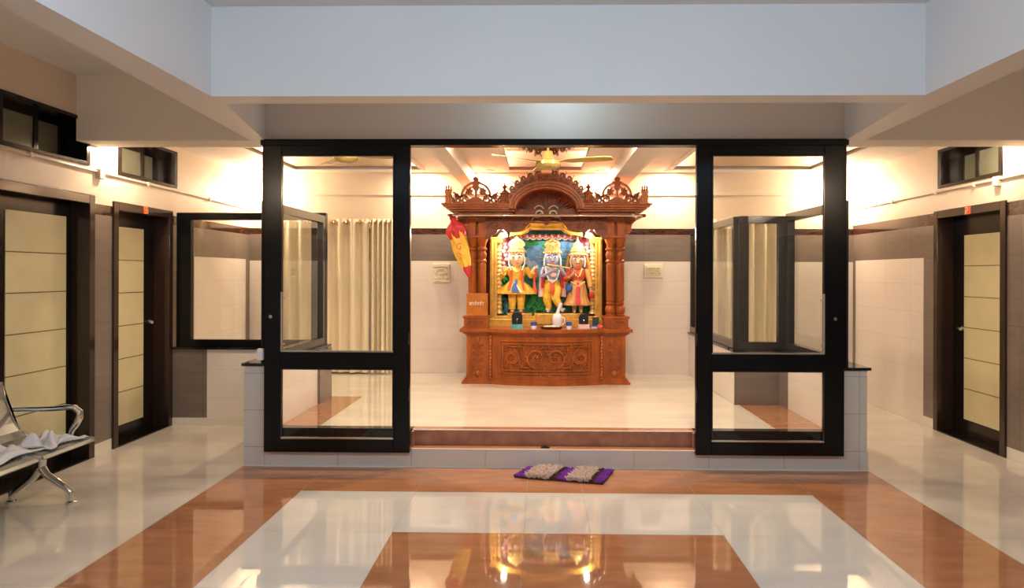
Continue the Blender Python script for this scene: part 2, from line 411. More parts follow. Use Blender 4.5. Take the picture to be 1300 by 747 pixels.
# glazed screens on the half walls
def screen(name, runs, label, zb=.83, zt=2.17, mat='char'):
    """runs: (x0,y0,x1,y1) centre lines, each one framed sheet of glass"""
    r = sthing(name, (runs[0][0], runs[0][1], zb), label, 'glass screen')
    for (x0, y0, x1, y1, pw) in runs:
        f, g = MB(), MB(); t = .035; hz = .075
        if abs(x1-x0) > abs(y1-y0):
            f.box(x0, x1, y0-t, y0+t, zt-hz, zt); f.box(x0, x1, y0-t, y0+t, zb, zb+hz); f.box(x0, x0+pw, y0-t+.001, y0+t-.001, zb+hz, zt-hz); f.box(x1-pw, x1, y0-t+.001, y0+t-.001, zb+hz, zt-hz)
            g.box(x0+pw, x1-pw, y0-.004, y0+.004, zb+hz, zt-hz)
        else:
            f.box(x0-t, x0+t, y0, y1, zt-hz, zt); f.box(x0-t, x0+t, y0, y1, zb, zb+hz); f.box(x0-t+.001, x0+t-.001, y0, y0+pw, zb+hz, zt-hz); f.box(x0-t+.001, x0+t-.001, y1-pw, y1, zb+hz, zt-hz)
            g.box(x0-.004, x0+.004, y0+pw, y1-pw, zb+hz, zt-hz)
        f.build('screen_frame', M[mat], r, bevel=.003); g.build('glass_pane', M['glass'], r)
    return r
screen('window_1', [(-2.26, YF+.03, -2.26, 7.41, .07)], 'dark framed glass screen on the left half wall, running away from the camera', .838, 2.16, 'char')
screen('window_2', [(XL+.03, 7.455, -2.225, 7.455, .15)], 'black framed window closing the end of the left corridor', .806, 2.195, 'black')
screen('window_3', [(2.44, YF+.03, 2.44, 7.19, .07)], 'dark framed glass screen on the right half wall, running away from the camera', .828, 2.17, 'char')
screen('window_4', [(1.95, 7.23, 2.44, 7.23, .10)], 'narrow dark framed glass screen facing the camera behind the right door', .828, 2.15, 'char')
screen('window_5', [(1.95, 7.27, 1.95, YB, .05)], 'dark framed glass screen running back to the wall right of the shrine', .828, 2.15, 'char')

# ------------------------------------------------------------------ the big black doors
def shrine_door(name, x0, x1, gx0, gx1, hx, label, lockx):
    r = sthing(name, ((x0+x1)/2, YF-.04, .128), label, 'door')
    y0, y1 = YF-.06, YF-.012
    f = MB(); f.box(x0, gx0, y0, y1, .128, 2.6); f.box(gx1, x1, y0, y1, .128, 2.6)
    for z0, z1 in ((.128, .237), (.801, .936), (2.519, 2.6)): f.box(gx0, gx1, y0, y1, z0, z1)
    f.build('door_frame', M['black'], r, bevel=.004)
    for z0, z1 in ((.237, .801), (.936, 2.519)):
        g = MB(); g.box(gx0, gx1, -.026+YF-.012, -.02+YF-.012, z0, z1); gp = g.build('glass_pane', M['glass'], r)
        e = MB(); t = .008
        sb = MB(); sb.box(gx0, gx1, y0-.004, y0+.012, z0, z0+.013); sb.build('sill_bead', M['steel'], gp)
        e.box(gx0, gx1, y0-.004, y0+.01, z1-t, z1); e.box(gx0, gx0+t, y0-.004, y0+.01, z0+.013, z1-t); e.box(gx1-t, gx1, y0-.004, y0+.01, z0+.013, z1-t)
        e.build('glazing_bead', M['char'], gp)
    h = MB(); h.tube([(hx, y0-.045, .95), (hx, y0-.045, 1.42)], .011, 10); h.tube([(hx, y0-.045, 1.0), (hx, y0+.01, 1.0)], .007); h.tube([(hx, y0-.045, 1.37), (hx, y0+.01, 1.37)], .007)
    h.build('handle', M['steel'], r, True)
    k = MB(); k.prism([(lockx+.014*math.cos(a*PI/6), 1.22+.014*math.sin(a*PI/6)) for a in range(12)], y0-.006, y0+.005); k.build('lock', M['steel'], r)
    for zz in (.55, 1.0, 2.2):
        hg = MB(); xx = x1 if hx < C0 else x0
        hg.tube([(xx+(-.006 if hx < C0 else .006), y0-.006, zz), (xx+(-.006 if hx < C0 else .006), y0-.006, zz+.1)], .007); hg.build('hinge', M['char'], r)
    return r
shrine_door('door_1', -2.235, -1.055, -2.095, -1.187, -2.075, 'tall black framed glass door left of the shrine opening', -2.18)
shrine_door('door_2', 1.232, 2.405, 1.358, 2.245, 2.225, 'tall black framed glass door right of the shrine opening', 2.33)
b = MB(); b.box(-2.268, 2.436, YF-.062, YF+.06, 2.6, 2.652); b.box(-2.268, -2.237, YF-.02, YF+.05, .838, 2.6); b.box(2.407, 2.436, YF-.02, YF+.05, .828, 2.6)
struct(b.build('trim_door_head', M['black'], bevel=.004))
b = MB(); b.box(-2.285, -2.238, YF-.08, YF-.03, .87, .96); b.box(-2.28, -2.245, YF-.086, YF-.08, .88, .95)
tag(b.build('door_lock_box', M['white_plastic'], bevel=.006, o=(-2.26, YF-.05, .87)), 'small white lock box at the outer edge of the left glass door', 'lock')
b = MB(); b.box(.0, .07, 5.90, 5.925, .151, .163); b.box(.02, .05, 5.895, 5.93, .163, .172)
tag(b.build('floor_bolt', M['black_plastic'], bevel=.002, o=(.03, 5.91, .151)), 'small black floor bolt on the orange step', 'floor bolt')

# ------------------------------------------------------------------ corridor doors
def corridor_door(name, side, y0, y1, zt, gy0, gy1, hy, label, lines, hz=1.08, recess=.14, gz0=.22, gz1=1.97, sill=True):
    X = XL if side < 0 else XR; s = -side                      # s: into the room
    def bx(b, a, c, ya, yb, za, zb): xs = sorted((X+s*a, X+s*c)); b.box(xs[0], xs[1], ya, yb, za, zb)
    r = sthing(name, (X, (y0+y1)/2, 0), label, 'door')
    f = MB(); w = .075
    bx(f, -recess-.05, .018, y0, y0+w, 0, zt); bx(f, -recess-.05, .018, y1-w, y1, 0, zt); bx(f, -recess-.05, .018, y0+w, y1-w, zt-w, zt)
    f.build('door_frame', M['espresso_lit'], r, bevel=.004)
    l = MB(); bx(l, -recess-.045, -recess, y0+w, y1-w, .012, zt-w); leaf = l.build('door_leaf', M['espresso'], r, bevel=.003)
    g = MB(); bx(g, -recess-.002, -recess+.006, gy0, gy1, gz0, gz1); gl = g.build('frosted_panel', M['frost'], leaf)
    e = MB()
    for k in range(1, lines+1): z = gz0+(gz1-gz0)*k/(lines+1); bx(e, -recess+.005, -recess+.008, gy0, gy1, z-.004, z+.004)
    e.build('clear_line', M['etch'], leaf)
    t = MB(); bx(t, -recess, .016, y0+w, y1-w, 0, .012); t.build('threshold', M['espresso'], r)
    if hy is None: return r
    h = MB(); hx = X+s*(-recess)
    h.tube([(hx, hy, hz), (hx+s*.055, hy, hz)], .013, 10); d = 1 if hy < (y0+y1)/2 else -1
    h.tube([(hx+s*.05, hy-.015*d, hz), (hx+s*.058, hy+.02*d, hz), (hx+s*.058, hy+.06*d, hz-.004)], [.011, .014, .016], 10)
    h.tube([(hx, hy, hz), (hx+s*.01, hy, hz)], .028, 14)
    h.build('handle', M['steel'], leaf, True)
    return r
corridor_door('door_3', -1, 4.45, 6.08, 2.225, 5.25, 5.93, None, 'wide dark wooden door with a tall frosted panel behind the steel bench', 5, gz0=.175, gz1=2.035)
corridor_door('door_4', -1, 6.35, 7.38, 2.205, 6.60, 7.10, 7.22, 'dark wooden door with narrow frosted panel at the far end of the left corridor', 5, gz0=.14, gz1=2.0)
corridor_door('door_5', 1, 6.30, 7.44, 2.215, 6.61, 7.165, 7.19, 'dark wooden door with a frosted panel in the right wall', 5, hz=1.05, gz0=.165, gz1=1.96)
def sticker(x, y0, y1, z0, z1, s, label):
    r = thing('red_sticker', (x, (y0+y1)/2, z0), label, 'sticker', 'red stickers on the door frames')
    b = MB(); b.box(min(x, x+s*.003), max(x, x+s*.003), y0, y1, z0, z1); b.build('backing', M['sticker_red'], r)
    b = MB(); yc, zc = (y0+y1)/2, (z0+z1)/2; xx = x+s*.004
    for (dy, dz, ey, ez) in ((-.03, .0, .03, .0), (.0, -.03, .0, .03), (-.03, .0, -.03, .03), (.03, 0, .03, -.03), (0, .03, .03, .03), (0, -.03, -.03, -.03)):
        b.tube([(xx, yc+dy, zc+dz), (xx, yc+ey, zc+ez)], .004, 5)
    b.build('emblem', M['gold'], r)
sticker(XL+.018, 6.82, 6.90, 2.135, 2.205, 1, 'small red emblem sticker above the far left corridor door')
sticker(XR-.018, 6.80, 6.89, 2.14, 2.21, -1, 'small red emblem sticker above the right wall door')

# ------------------------------------------------------------------ high windows
def high_window(name, side, y0, y1, z0, z1, ym, label):
    X = XL if side < 0 else XR; s = -side
    def bx(b, a, c, ya, yb, za, zb): xs = sorted((X+s*a, X+s*c)); b.box(xs[0], xs[1], ya, yb, za, zb)
    r = sthing(name, (X, (y0+y1)/2, z0), label, 'window')
    f = MB(); w = .05
    bx(f, -.27, .012, y0, y0+w, z0, z1); bx(f, -.27, .012, y1-w, y1, z0, z1); bx(f, -.27, .012, y0+w, y1-w, z0, z0+w*.6); bx(f, -.27, .012, y0+w, y1-w, z1-w*.6, z1)
    f.build('window_frame', M['espresso'], r, bevel=.004)
    for a, c, d in ((y0+w, ym+.03, -.16), (ym-.03, y1-w, -.195)):
        h = MB(); t = .045; za, zb = z0+w*.6, z1-w*.6
        bx(h, d-.03, d, a, a+t, za, zb); bx(h, d-.03, d, c-t, c, za, zb); bx(h, d-.03, d, a+t, c-t, za, za+t); bx(h, d-.03, d, a+t, c-t, zb-t, zb)
        sh = h.build('sash', M['espresso'], r)
        p = MB(); bx(p, d-.02, d-.012, a+t, c-t, za+t, zb-t); p.build('pane', M['winglass'], sh)
high_window('window_6', -1, 4.98, 6.02, 2.47, 2.86, 5.60, 'high dark two pane window over the door behind the bench')
high_window('window_7', -1, 6.43, 7.48, 2.45, 2.83, 7.12, 'high dark two pane window over the far left corridor door')
high_window('window_8', 1, 6.36, 7.38, 2.44, 2.83, 7.0, 'high dark two pane window over the door in the right wall')

def conduit(x, s, pts, boxes, label):
    r = thing('conduit_pipe', (x, pts[0][0], pts[0][1]), label, 'pipe', 'conduit pipes along the side walls')
    b = MB(); b.tube([(x+s*.012, y, z) for y, z in pts], .010, 8); b.build('pipe', M['pvc'], r, True)
    for y, z in boxes:
        k = MB(); k.box(min(x, x+s*.03), max(x, x+s*.03), y-.012, y+.012, z-.02, z+.02); k.build('clip', M['pvc'], r, bevel=.003)
    j = MB(); y, z = boxes[0]; j.box(min(x, x+s*.04), max(x, x+s*.04), y-.04, y+.03, z-.055, z+.03); j.build('junction', M['pvc'], r, bevel=.006)
conduit(XL, 1, [(4.3, 2.455), (6.0, 2.435), (7.5, 2.42), (9.3, 2.40)], [(6.15, 2.43), (5.3, 2.445), (6.9, 2.425), (8.2, 2.41)], 'thin cream conduit pipe along the left wall under the high windows')
conduit(XR, -1, [(4.3, 2.42), (6.3, 2.41), (9.3, 2.40)], [(6.42, 2.405), (6.75, 2.405), (7.4, 2.405), (8.3, 2.40)], 'thin cream conduit pipe along the right wall under the high window')

# ------------------------------------------------------------------ ceiling panels, lamps, fans
for nm, x0, x1, y0, y1, mt in (('trim_panel_middle', -.40, .49, 7.35, 8.95, 'mirror_panel'), ('trim_panel_left', -3.05, -1.5, 7.35, 8.90, 'bronze_panel'), ('trim_panel_right', 1.6, 3.28, 7.35, 8.90, 'bronze_panel')):
    b = MB(); b.use(M['ceiling']); t = .05
    b.box(x0-t, x1+t, y0-t, y0, ZI-.03, ZI); b.box(x0-t, x1+t, y1, y1+t, ZI-.03, ZI); b.box(x0-t, x0, y0, y1, ZI-.03, ZI); b.box(x1, x1+t, y0, y1, ZI-.03, ZI)
    b.use(M[mt]); b.box(x0, x1, y0, y1, ZI-.008, ZI); struct(b.build(nm))

def add_light(name, kind, loc, energy, col, size=.1, rot=(0, 0, 0), **kw):
    l = bpy.data.lights.new(name, kind); l.energy = energy; l.color = col
    if kind == 'AREA':
        l.shape = kw.get('shape', 'DISK'); l.size = size
        if 'size_y' in kw: l.size_y = kw['size_y']
        if 'spread' in kw: l.spread = kw['spread']
    else: l.shadow_soft_size = size
    if kind == 'SPOT': l.spot_size = kw.get('cone', 1.5); l.spot_blend = .6
    o = bpy.data.objects.new(name, l); COL.objects.link(o); o.location = loc; o.rotation_euler = rot
    return o
WARM = (1., .785, .565)
def wall_lamp(x, y, z, energy, label, dy=0, dx=0, r=.045):
    """globe lamp in a small holder on the wall or ceiling"""
    t = thing('bulb_lamp', (x, y, z), label, 'lamp', 'bulb lamps near the ceiling')
    b = MB(); b.lathe([(0, z+.03), (.022, z+.03), (.022, z+.07), (.03, z+.075), (.03, z+.09), (0, z+.09)], x, y, 14)
    if dx: b.tube([(x, y, z+.08), (x+dx, y, z+.08)], .012)
    if dy: b.tube([(x, y, z+.08), (x, y+dy, z+.08)], .012)
    b.build('holder', M['white_plastic'], t, True)
    k = MB(); k.ball((x, y, z), .04, n=14, m=10); k.build('bulb', M['lamp_warm'], t, True)
    add_light('bulb_glow', 'POINT', (x, y, z-.06), energy, WARM, .03)
LAMPS = dict(corner=55, corr=32, spot=26, bay=34, hall=36)
wall_lamp(-3.52, 9.12, 2.66, LAMPS['corner'], 'bulb lamp in the back left corner behind the left door', dy=.26)
wall_lamp(3.66, 9.12, 2.66, LAMPS['corner'], 'bulb lamp in the back right corner behind the right door', dy=.26)
wall_lamp(-3.60, 6.34, 2.76, LAMPS['corr'], 'bulb lamp on the left wall behind the cross beam', dx=-.21)
wall_lamp(3.80, 6.32, 2.76, LAMPS['corr'], 'bulb lamp on the right wall behind the cross beam', dx=.20)

wall_lamp(-3.55, 1.6, 2.75, LAMPS['hall'], 'added fill bulb by the left hall wall, out of view near the camera', dx=-.26)  # unseen pair of bulbs, added to warm the soffits and corridor ceilings
wall_lamp(3.74, 1.6, 2.75, LAMPS['hall'], 'added fill bulb by the right hall wall, out of view near the camera', dx=.26)
def downlight(x, y, energy, label):
    t = thing('ceiling_downlight', (x, y, ZI), label, 'light', 'ceiling downlights over the shrine')
    b = MB(); b.lathe([(.055, ZI-.012), (.075, ZI-.012), (.078, ZI), (.055, ZI)], x, y, 20); b.build('trim_ring', M['white_plastic'], t, True)
    k = MB(); k.lathe([(0, ZI-.006), (.055, ZI-.006), (.055, ZI-.002), (0, ZI-.002)], x, y, 20); k.build('lens', M['lamp_warm'], t, True)
    add_light('downlight_glow', 'AREA', (x, y, ZI-.014), energy, WARM, .10)
for x, lb in ((-1.55, 'outer left'), (-.68, 'inner left'), (.77, 'inner right'), (1.62, 'outer right')):
    downlight(x, 9.18, LAMPS['spot'], 'round ceiling downlight near the back wall, %s of the four' % lb)
for x, lb in ((-1.62, 'outer left'), (-.52, 'inner left'), (.60, 'inner right'), (1.72, 'outer right')):
    downlight(x, 6.42, LAMPS['bay'], 'added round fill downlight just inside the door opening, %s of the four' % lb)  # row added to fill the room with even warm light, no known fixtures

t = thing('ceiling_lamp', (.13, 5.36, ZC), 'cool white lamp on the ceiling before the shrine opening, behind the front beam', 'lamp')
b = MB(); b.lathe([(0, ZC), (.06, ZC), (.06, ZC-.02), (.03, ZC-.035), (.03, ZC-.06), (0, ZC-.06)], .13, 5.36, 20); b.build('holder', M['white_plastic'], t, True)
b = MB(); b.lathe([(0, ZC-.06), (.03, ZC-.065), (.045, ZC-.10), (.04, ZC-.135), (.02, ZC-.155), (0, ZC-.16)], .13, 5.36, 20); b.build('bulb', M['lamp_cool'], t, True)
add_light('lamp_glow', 'POINT', (.13, 5.36, ZC-.21), 5.8, (.58, .84, 1.), .04)
def tube_light(x, y, rot, label, e):
    t = thing('tube_light', (x, y, ZC), label, 'light', 'tube lights on the hall ceiling')
    b = MB(); b.box(x-.62, x+.62, y-.03, y+.03, ZC-.05, ZC); b.box(x-.62, x-.59, y-.02, y+.02, ZC-.10, ZC-.05); b.box(x+.59, x+.62, y-.02, y+.02, ZC-.10, ZC-.05)
    b.build('batten', M['white_plastic'], t, bevel=.004)
    k = MB(); k.tube([(x-.59, y, ZC-.08), (x+.59, y, ZC-.08)], .014, 10); k.build('tube', M['lamp_cool'], t, True)
    for k in (-.4, 0, .4): add_light('tube_glow', 'POINT', (x+k, y, ZC-.12), e/3, (.56, .78, 1.), .05)
tube_light(-.75, 1.2, 0, 'cool white tube light on the hall ceiling, left of the pair', 98)
tube_light(.95, 1.2, 0, 'cool white tube light on the hall ceiling, right of the pair', 98)

def ceiling_fan(x, y, z, ang, label):
    t = thing('ceiling_fan', (x, y, ZI), label, 'fan', 'ceiling fans of the shrine room')
    b = MB(); b.lathe([(0, ZI), (.06, ZI), (.05, ZI-.04), (.02, ZI-.06), (0, ZI-.06)], x, y, 20); b.build('canopy', M['fan'], t, True)
    b = MB(); b.tube([(x, y, ZI-.05), (x, y, z+.02)], .012, 10); b.build('down_rod', M['fan'], t, True)
    b = MB(); b.lathe([(0, z+.06), (.045, z+.055), (.052, z+.0), (.06, z-.02), (.12, z-.04), (.125, z-.075), (.10, z-.10), (.05, z-.115), (0, z-.118)], x, y, 28); b.build('motor', M['fan'], t, True)
    for k in range(3):
        a = ang+k*2*PI/3; ca, sa = math.cos(a), math.sin(a); bl = MB()
        def P(r, w, dz): return (x+r*ca-w*sa, y+r*sa+w*ca, z-.045+dz)
        rings = []
        for r, w, tw in ((.10, .03, .0), (.16, .035, .004), (.22, .06, .010), (.40, .065, .014), (.59, .060, .012), (.64, .045, .010)):
            rings.append([P(r, -w, tw*.9-.003), P(r, w, -tw*.9-.003), P(r, w, -tw*.9+.003), P(r, -w, tw*.9+.003)])
        bl.loft(rings); bl.build('blade', M['fan'], t, bevel=.001)
ceiling_fan(.06, 7.0, 2.70, math.radians(-20), 'cream ceiling fan in front of the shrine crest')
ceiling_fan(-1.93, 7.1, 2.775, math.radians(5), 'cream ceiling fan partly seen over the left glass door')

# ------------------------------------------------------------------ curtains
def curtain(name, x0, x1, y, z0, z1, label, folds, seed):
    rnd = random.Random(seed); t = thing(name, ((x0+x1)/2, y, z0), label, 'curtain', 'cream curtains on the back wall')
    n = folds*12; ph = [rnd.uniform(-.5, .5) for _ in range(folds+2)]; am = [rnd.uniform(.6, 1.25) for _ in range(folds+2)]
    def yy(i, j):
        u = i/n*folds; k = int(u); f = u-k
        a = am[k]*(1-f)+am[k+1]*f; p = ph[k]*(1-f)+ph[k+1]*f
        q = math.sin(2*PI*u+p); q = math.copysign(abs(q)**.8, q)
        return y + .05*a*q*(.75+.25*j)
    b = MB(); rows = 9; th = .004
    R = [[(x0+(x1-x0)*i/n + .01*math.sin(i*.7+j*1.1)*j, yy(i, j), z1+(z0-z1)*j/1.0) for i in range(n+1)] for j in [k/(rows-1) for k in range(rows)]]
    R2 = [[(p[0], p[1]+th, p[2]) for p in r] for r in R]
    b.loft(R, closed=False); b.loft(R2, closed=False)
    for k in (0, -1):
        for a, c, d, e in zip(R[k], R[k][1:], R2[k], R2[k][1:]): b.quad([a, c, e, d])
    b.build('drape', M['curtain'], t, True)
    for k in range(folds*2):
        x = x0+(x1-x0)*(k+.5)/(folds*2); pts = [(x, y+.028*math.cos(a*PI/6), z1-.045+.028*math.sin(a*PI/6)) for a in range(13)]; r = MB(); r.tube(pts, .005, 5); r.build('eyelet', M['steel'], t)
    return t
YCU = YB-.13
curtain('curtain', -3.36, -2.215, YCU, .30, 2.27, 'cream curtain behind the left glass door, wide half beside the corner', 7, 1)
curtain('curtain', -2.20, -1.90, YCU, .30, 2.27, 'bunched cream curtain behind the left glass door, nearest the shrine', 5, 2)
curtain('curtain', 2.12, 3.0, YCU, .03, 2.27, 'cream curtain hanging behind the right glass door', 6, 3)
for x0, x1, lb in ((-3.45, -1.82, 'left'), (2.08, 3.08, 'right')):
    t = thing('curtain_rod', (x0, YCU, 2.225), 'slim brass curtain rod on the back wall, behind the %s glass door' % lb, 'curtain rod')
    b = MB(); b.tube([(x0, YCU, 2.225), (x1, YCU, 2.225)], .011, 10); b.build('pole', M['gold'], t, True)
    for x in (x0, x1): b = MB(); b.ball((x, YCU, 2.225), .022); b.build('finial', M['gold'], t, True)
    for x in (x0+.06, x1-.06): b = MB(); b.tube([(x, YCU, 2.225), (x, YB, 2.225)], .007); b.build('bracket', M['gold'], t, True)

# ------------------------------------------------------------------ wall plaques
def plaque(x0, x1, z0, z1, label, kind):
    t = thing('wall_plaque', ((x0+x1)/2, YB, z0), label, 'plaque'); y = YB-.025
    b = MB(); b.box(x0, x1, y, YB, z0, z1); b.build('panel', M['plaster'], t, bevel=.006)
    b = MB(); w = x1-x0; h = z1-z0
    if kind:
        for row in (.68, .30):
            for k in range(7):
                x = x0+w*(.12+.11*k); z = z0+h*row
                b.stroke([(x, z-.022), (x, z+.022)], .008, .018, y); b.stroke([(x, z+.02), (x+.022, z+.02 if k % 2 else z)], .007, .018, y)
                if k % 3: b.stroke(arc(x+.012, z-.005, .01, .012, 90, -90, 6), .006, .018, y)
        b.box(x0+.01, x1-.01, y-.006, y+.005, z0+h*.47, z0+h*.52)
    else:
        b.box(x0+.005, x1-.005, y-.03, y+.005, z0+h*.83, z0+h*.97)
        b.stroke(bez((x0+.03, z0+h*.5), (x0+w*.35, z0+h*.85), (x0+w*.65, z0+h*.85), (x1-.03, z0+h*.5)), .025, .030, y)
        b.stroke(bez((x0+.03, z0+h*.62), (x0+w*.3, z0+h*.45), (x0+w*.7, z0+h*.45), (x1-.03, z0+h*.62)), .02, .028, y)
        for k in range(5): b.ball((x0+w*(.18+.16*k), y, z0+h*(.27+.05*(k % 2))), .026, sy=1)
        b.stroke(bez((x0+.03, z0+h*.1), (x0+w*.3, z0+h*.2), (x0+w*.7, z0+h*.0), (x1-.03, z0+h*.12)), .02, .026, y)
    b.build('relief', M['plaster'], t)
plaque(-1.405, -1.185, 1.45, 1.70, 'square cream plaster plaque with carved relief left of the shrine', 0)
plaque(1.325, 1.565, 1.525, 1.695, 'cream plaque with two lines of raised lettering right of the shrine', 1)

# ------------------------------------------------------------------ the carved wooden shrine
SC = .055
def build_shrine():
    T = thing('wooden_shrine', (SC, 8.85, ZR), 'large carved teak shrine with arched crest standing against the back wall', 'shrine')
    YS, YE, BOW = 8.50, 9.30, .13
    def bow(x): u = (x-SC)/.64; return YS - (BOW*(1-u*u)+.012 if abs(u) < 1 else 0)
    def plan(h, off):
        pts = [(SC-h, YE), (SC-h, YS-off), (SC-.665, YS-off)]
        pts += [(SC+.64*k/12, YS-off-.012-BOW*(1-(k/12)**2)) for k in range(-12, 13)]
        pts += [(SC+.665, YS-off), (SC+h, YS-off), (SC+h, YE)]
        return pts
    b = MB()
    for h, off, z0, z1 in ((.985, .05, .28, .305), (.965, .035, .305, .325), (.95, .02, .325, .345)): b.prism(plan(h, off), z0, z1, 'z')
    b.build('plinth', M['wood'], T)
    b = MB(); b.prism(plan(.933, 0), .345, .86, 'z'); body = b.build('cabinet_body', M['wood'], T)
    b = MB()
    for h, off, z0, z1 in ((.95, .015, .852, .868), (.975, .035, .868, .888), (1.01, .055, .888, .926)): b.prism(plan(h, off), z0, z1, 'z')
    b.build('worktop', M['wood'], T)
    # carved front panel, follows the bow
    b = MB()
    def rect(x0, x1, z0, z1, w, d, n=12):
        top = [(x0+(x1-x0)*k/n, z1) for k in range(n+1)]; bot = [(x1-(x1-x0)*k/n, z0) for k in range(n+1)]
        b.stroke(top, w, d, bow); b.stroke(bot, w, d, bow); b.stroke([(x0, z0), (x0, z1)], w, d, bow); b.stroke([(x1, z0), (x1, z1)], w, d, bow)
    rect(SC-.54, SC+.54, .415, .79, .022, .014); rect(SC-.50, SC+.50, .45, .755, .02, .022)
    b.stroke([(SC, .46), (SC, .75)], .012, .012, bow)
    for k in range(34):
        x = SC-.56+1.12*k/33
        b.ball((x, bow(x), .822), .009); b.ball((x, bow(x), .392), .010)
    for k in range(15):
        z = .42+.37*k/14
        for sx in (-1, 1): b.ball((SC+sx*.575, bow(SC+sx*.575), z), .008)
    for sx in (-1, 1):
        F = lambda pts: [(SC+sx*p[0], p[1]) for p in pts]
        b.stroke(F(spiral(.11, .60, .118, .02, -80, 1.35, 34)), [.03-.016*k/34 for k in range(35)], .034, bow)
        b.stroke(F(spiral(.40, .60, .095, .015, 110, 1.3, 30)), [.026-.014*k/30 for k in range(31)], .03, bow)
        b.stroke(F(bez((.20, .49), (.28, .47), (.33, .52), (.30, .60))), .02, .028, bow)
        b.stroke(F(bez((.24, .72), (.30, .74), (.36, .72), (.46, .735))), .02, .028, bow)
        b.stroke(F(bez((.23, .55), (.20, .63), (.27, .66), (.25, .72))), .022, .028, bow)
        for cx, cz, r in ((.10, .605, .032), (.40, .605, .028), (.27, .50, .022), (.25, .68, .022), (.46, .50, .02), (.46, .70, .018), (.06, .50, .02), (.05, .71, .018), (.33, .56, .018), (.19, .60, .02)):
            x = SC+sx*cx; b.ball((x, bow(x), cz), r*.6, sy=1.4)
            for k in range(6): a = k*PI/3+cx*9; xx = x+r*math.cos(a); b.ball((xx, bow(xx), cz+r*math.sin(a)), r*.48, sy=1.2)
    for sx in (-1, 1):
        F = lambda pts: [(SC+sx*p[0], p[1]) for p in pts]
        for k in range(16):
            a = 2*PI*k/16
            b.stroke(F([(.11+.118*math.cos(a), .60+.118*math.sin(a)), (.11+.15*math.cos(a+.25), .60+.145*math.sin(a+.25))]), [.020, .005], .024, bow)
        for k in range(12):
            a = 2*PI*k/12
            b.stroke(F([(.40+.092*math.cos(a), .60+.092*math.sin(a)), (.40+.122*math.cos(a-.3), .60+.122*math.sin(a-.3))]), [.018, .005], .024, bow)
        for cx, cz, a0 in ((.045, .475, 0), (.20, .475, 90), (.22, .735, 0), (.47, .48, 180), (.47, .73, 90), (.30, .735, 200), (.30, .47, 30), (.02, .735, 60)):
            b.stroke(F(spiral(cx, cz, .026, .006, a0, 1.2, 14)), .012, .024, bow)
    b.build('carved_panel', M['wood'], T, True)
    # pedestal carvings
    for sx in (-1, 1):
        b = MB(); c = SC+sx*.80; y = YS
        b.stroke([(c-.09, .38), (c-.09, .82)], .012, .01, y); b.stroke([(c+.09, .38), (c+.09, .82)], .012, .01, y); b.stroke([(c-.09, .82), (c+.09, .82)], .012, .01, y)
        b.stroke([(c, .44), (c, .78)], .012, .014, y)
        for k in range(4):
            z = .46+.085*k
            for s2 in (-1, 1):
                b.stroke([(c+s2*q[0], q[1]) for q in spiral(.042, z+.02, .034, .008, 200, 1.1, 16)], .013, .015, y); b.ball((c+s2*.042, y, z+.02), .012)
        b.ball((c, y, .40), .035, sy=.8, sz=1.2); b.ball((c, y, .79), .022, sy=.8, sz=1.6)
        for k in range(7): a = PI*k/6; b.ball((c+.055*math.cos(a), y, .415-.03*math.sin(a)), .013)
        b.build('pedestal_carving', M['wood'], T, True)
        # twisted post between pedestal and bow
        b = MB(); x = SC+sx*.652
        prof = [(.024, .345)]
        for k in range(12): z = .36+.04*k; prof += [(.014, z), (.022, z+.02)]
        prof += [(.024, .85)]
        b.lathe(prof, x, YS-.02, 10); b.build('turned_post', M['wood'], T, True)
        # pedestal block under the columns
        b = MB(); x0, x1 = SC+sx*.83-.14, SC+sx*.83+.14
        b.box(x0-.012, x1+.012, 8.53, 8.80, .926, .945); b.box(x0, x1, 8.545, 8.79, .945, 1.045); b.box(x0-.014, x1+.014, 8.53, 8.80, 1.045, 1.07)
        for k in range(3):
            xx = (x0+x1)/2+(-1+k)*.075; b.stroke(spiral(xx, .995, .026, .006, 0, 1.2, 14), .01, .01, 8.545)
        b.build('column_pedestal', M['wood'], T, bevel=.003)
    # columns
    def col_prof():
        p = [(.056, 1.07), (.058, 1.085), (.045, 1.095), (.058, 1.12), (.062, 1.15), (.055, 1.185), (.036, 1.20), (.05, 1.215), (.05, 1.23), (.038, 1.24)]
        for k in range(9): z = 1.25+.05*k; p += [(.046, z), (.050, z+.025)]
        p += [(.042, 1.70), (.056, 1.715), (.056, 1.73), (.042, 1.745), (.052, 1.78), (.056, 1.81), (.040, 1.84), (.058, 1.86), (.058, 1.875), (.042, 1.885), (.048, 1.93), (.066, 1.97), (.07, 2.0), (.056, 2.01)]
        return p
    for sx in (-1, 1):
        for u in (.765, .885):
            b = MB(); b.lathe(col_prof(), SC+sx*u, 8.66, 14); b.build('column', M['wood'], T, True)
        b = MB(); b.box(SC+sx*.83-.06, SC+sx*.83+.06, 9.12, 9.24, .926, 2.2); b.build('rear_post', M['wood_dark'], T)
        # posts and scrolled bracket over each pair
        b = MB()
        for u in (.765, .885): b.box(SC+sx*u-.042, SC+sx*u+.042, 8.60, 8.74, 2.0, 2.25)
        b.box(*sorted((SC+sx*.72, SC+sx*.93)), 8.58, 8.76, 2.0, 2.03); b.build('capital_block', M['wood'], T, bevel=.004)
        b = MB(); f = lambda pts: [(SC+sx*p[0], p[1]) for p in pts]
        out = f([(.925, 2.25), (1.06, 2.25), (1.055, 2.20), (1.02, 2.165), (1.01, 2.12), (1.02, 2.09), (.985, 2.05), (.95, 2.035), (.955, 1.99), (.945, 1.93), (.925, 1.90)])
        b.prism(out if sx > 0 else out[::-1], 8.62, 8.70)
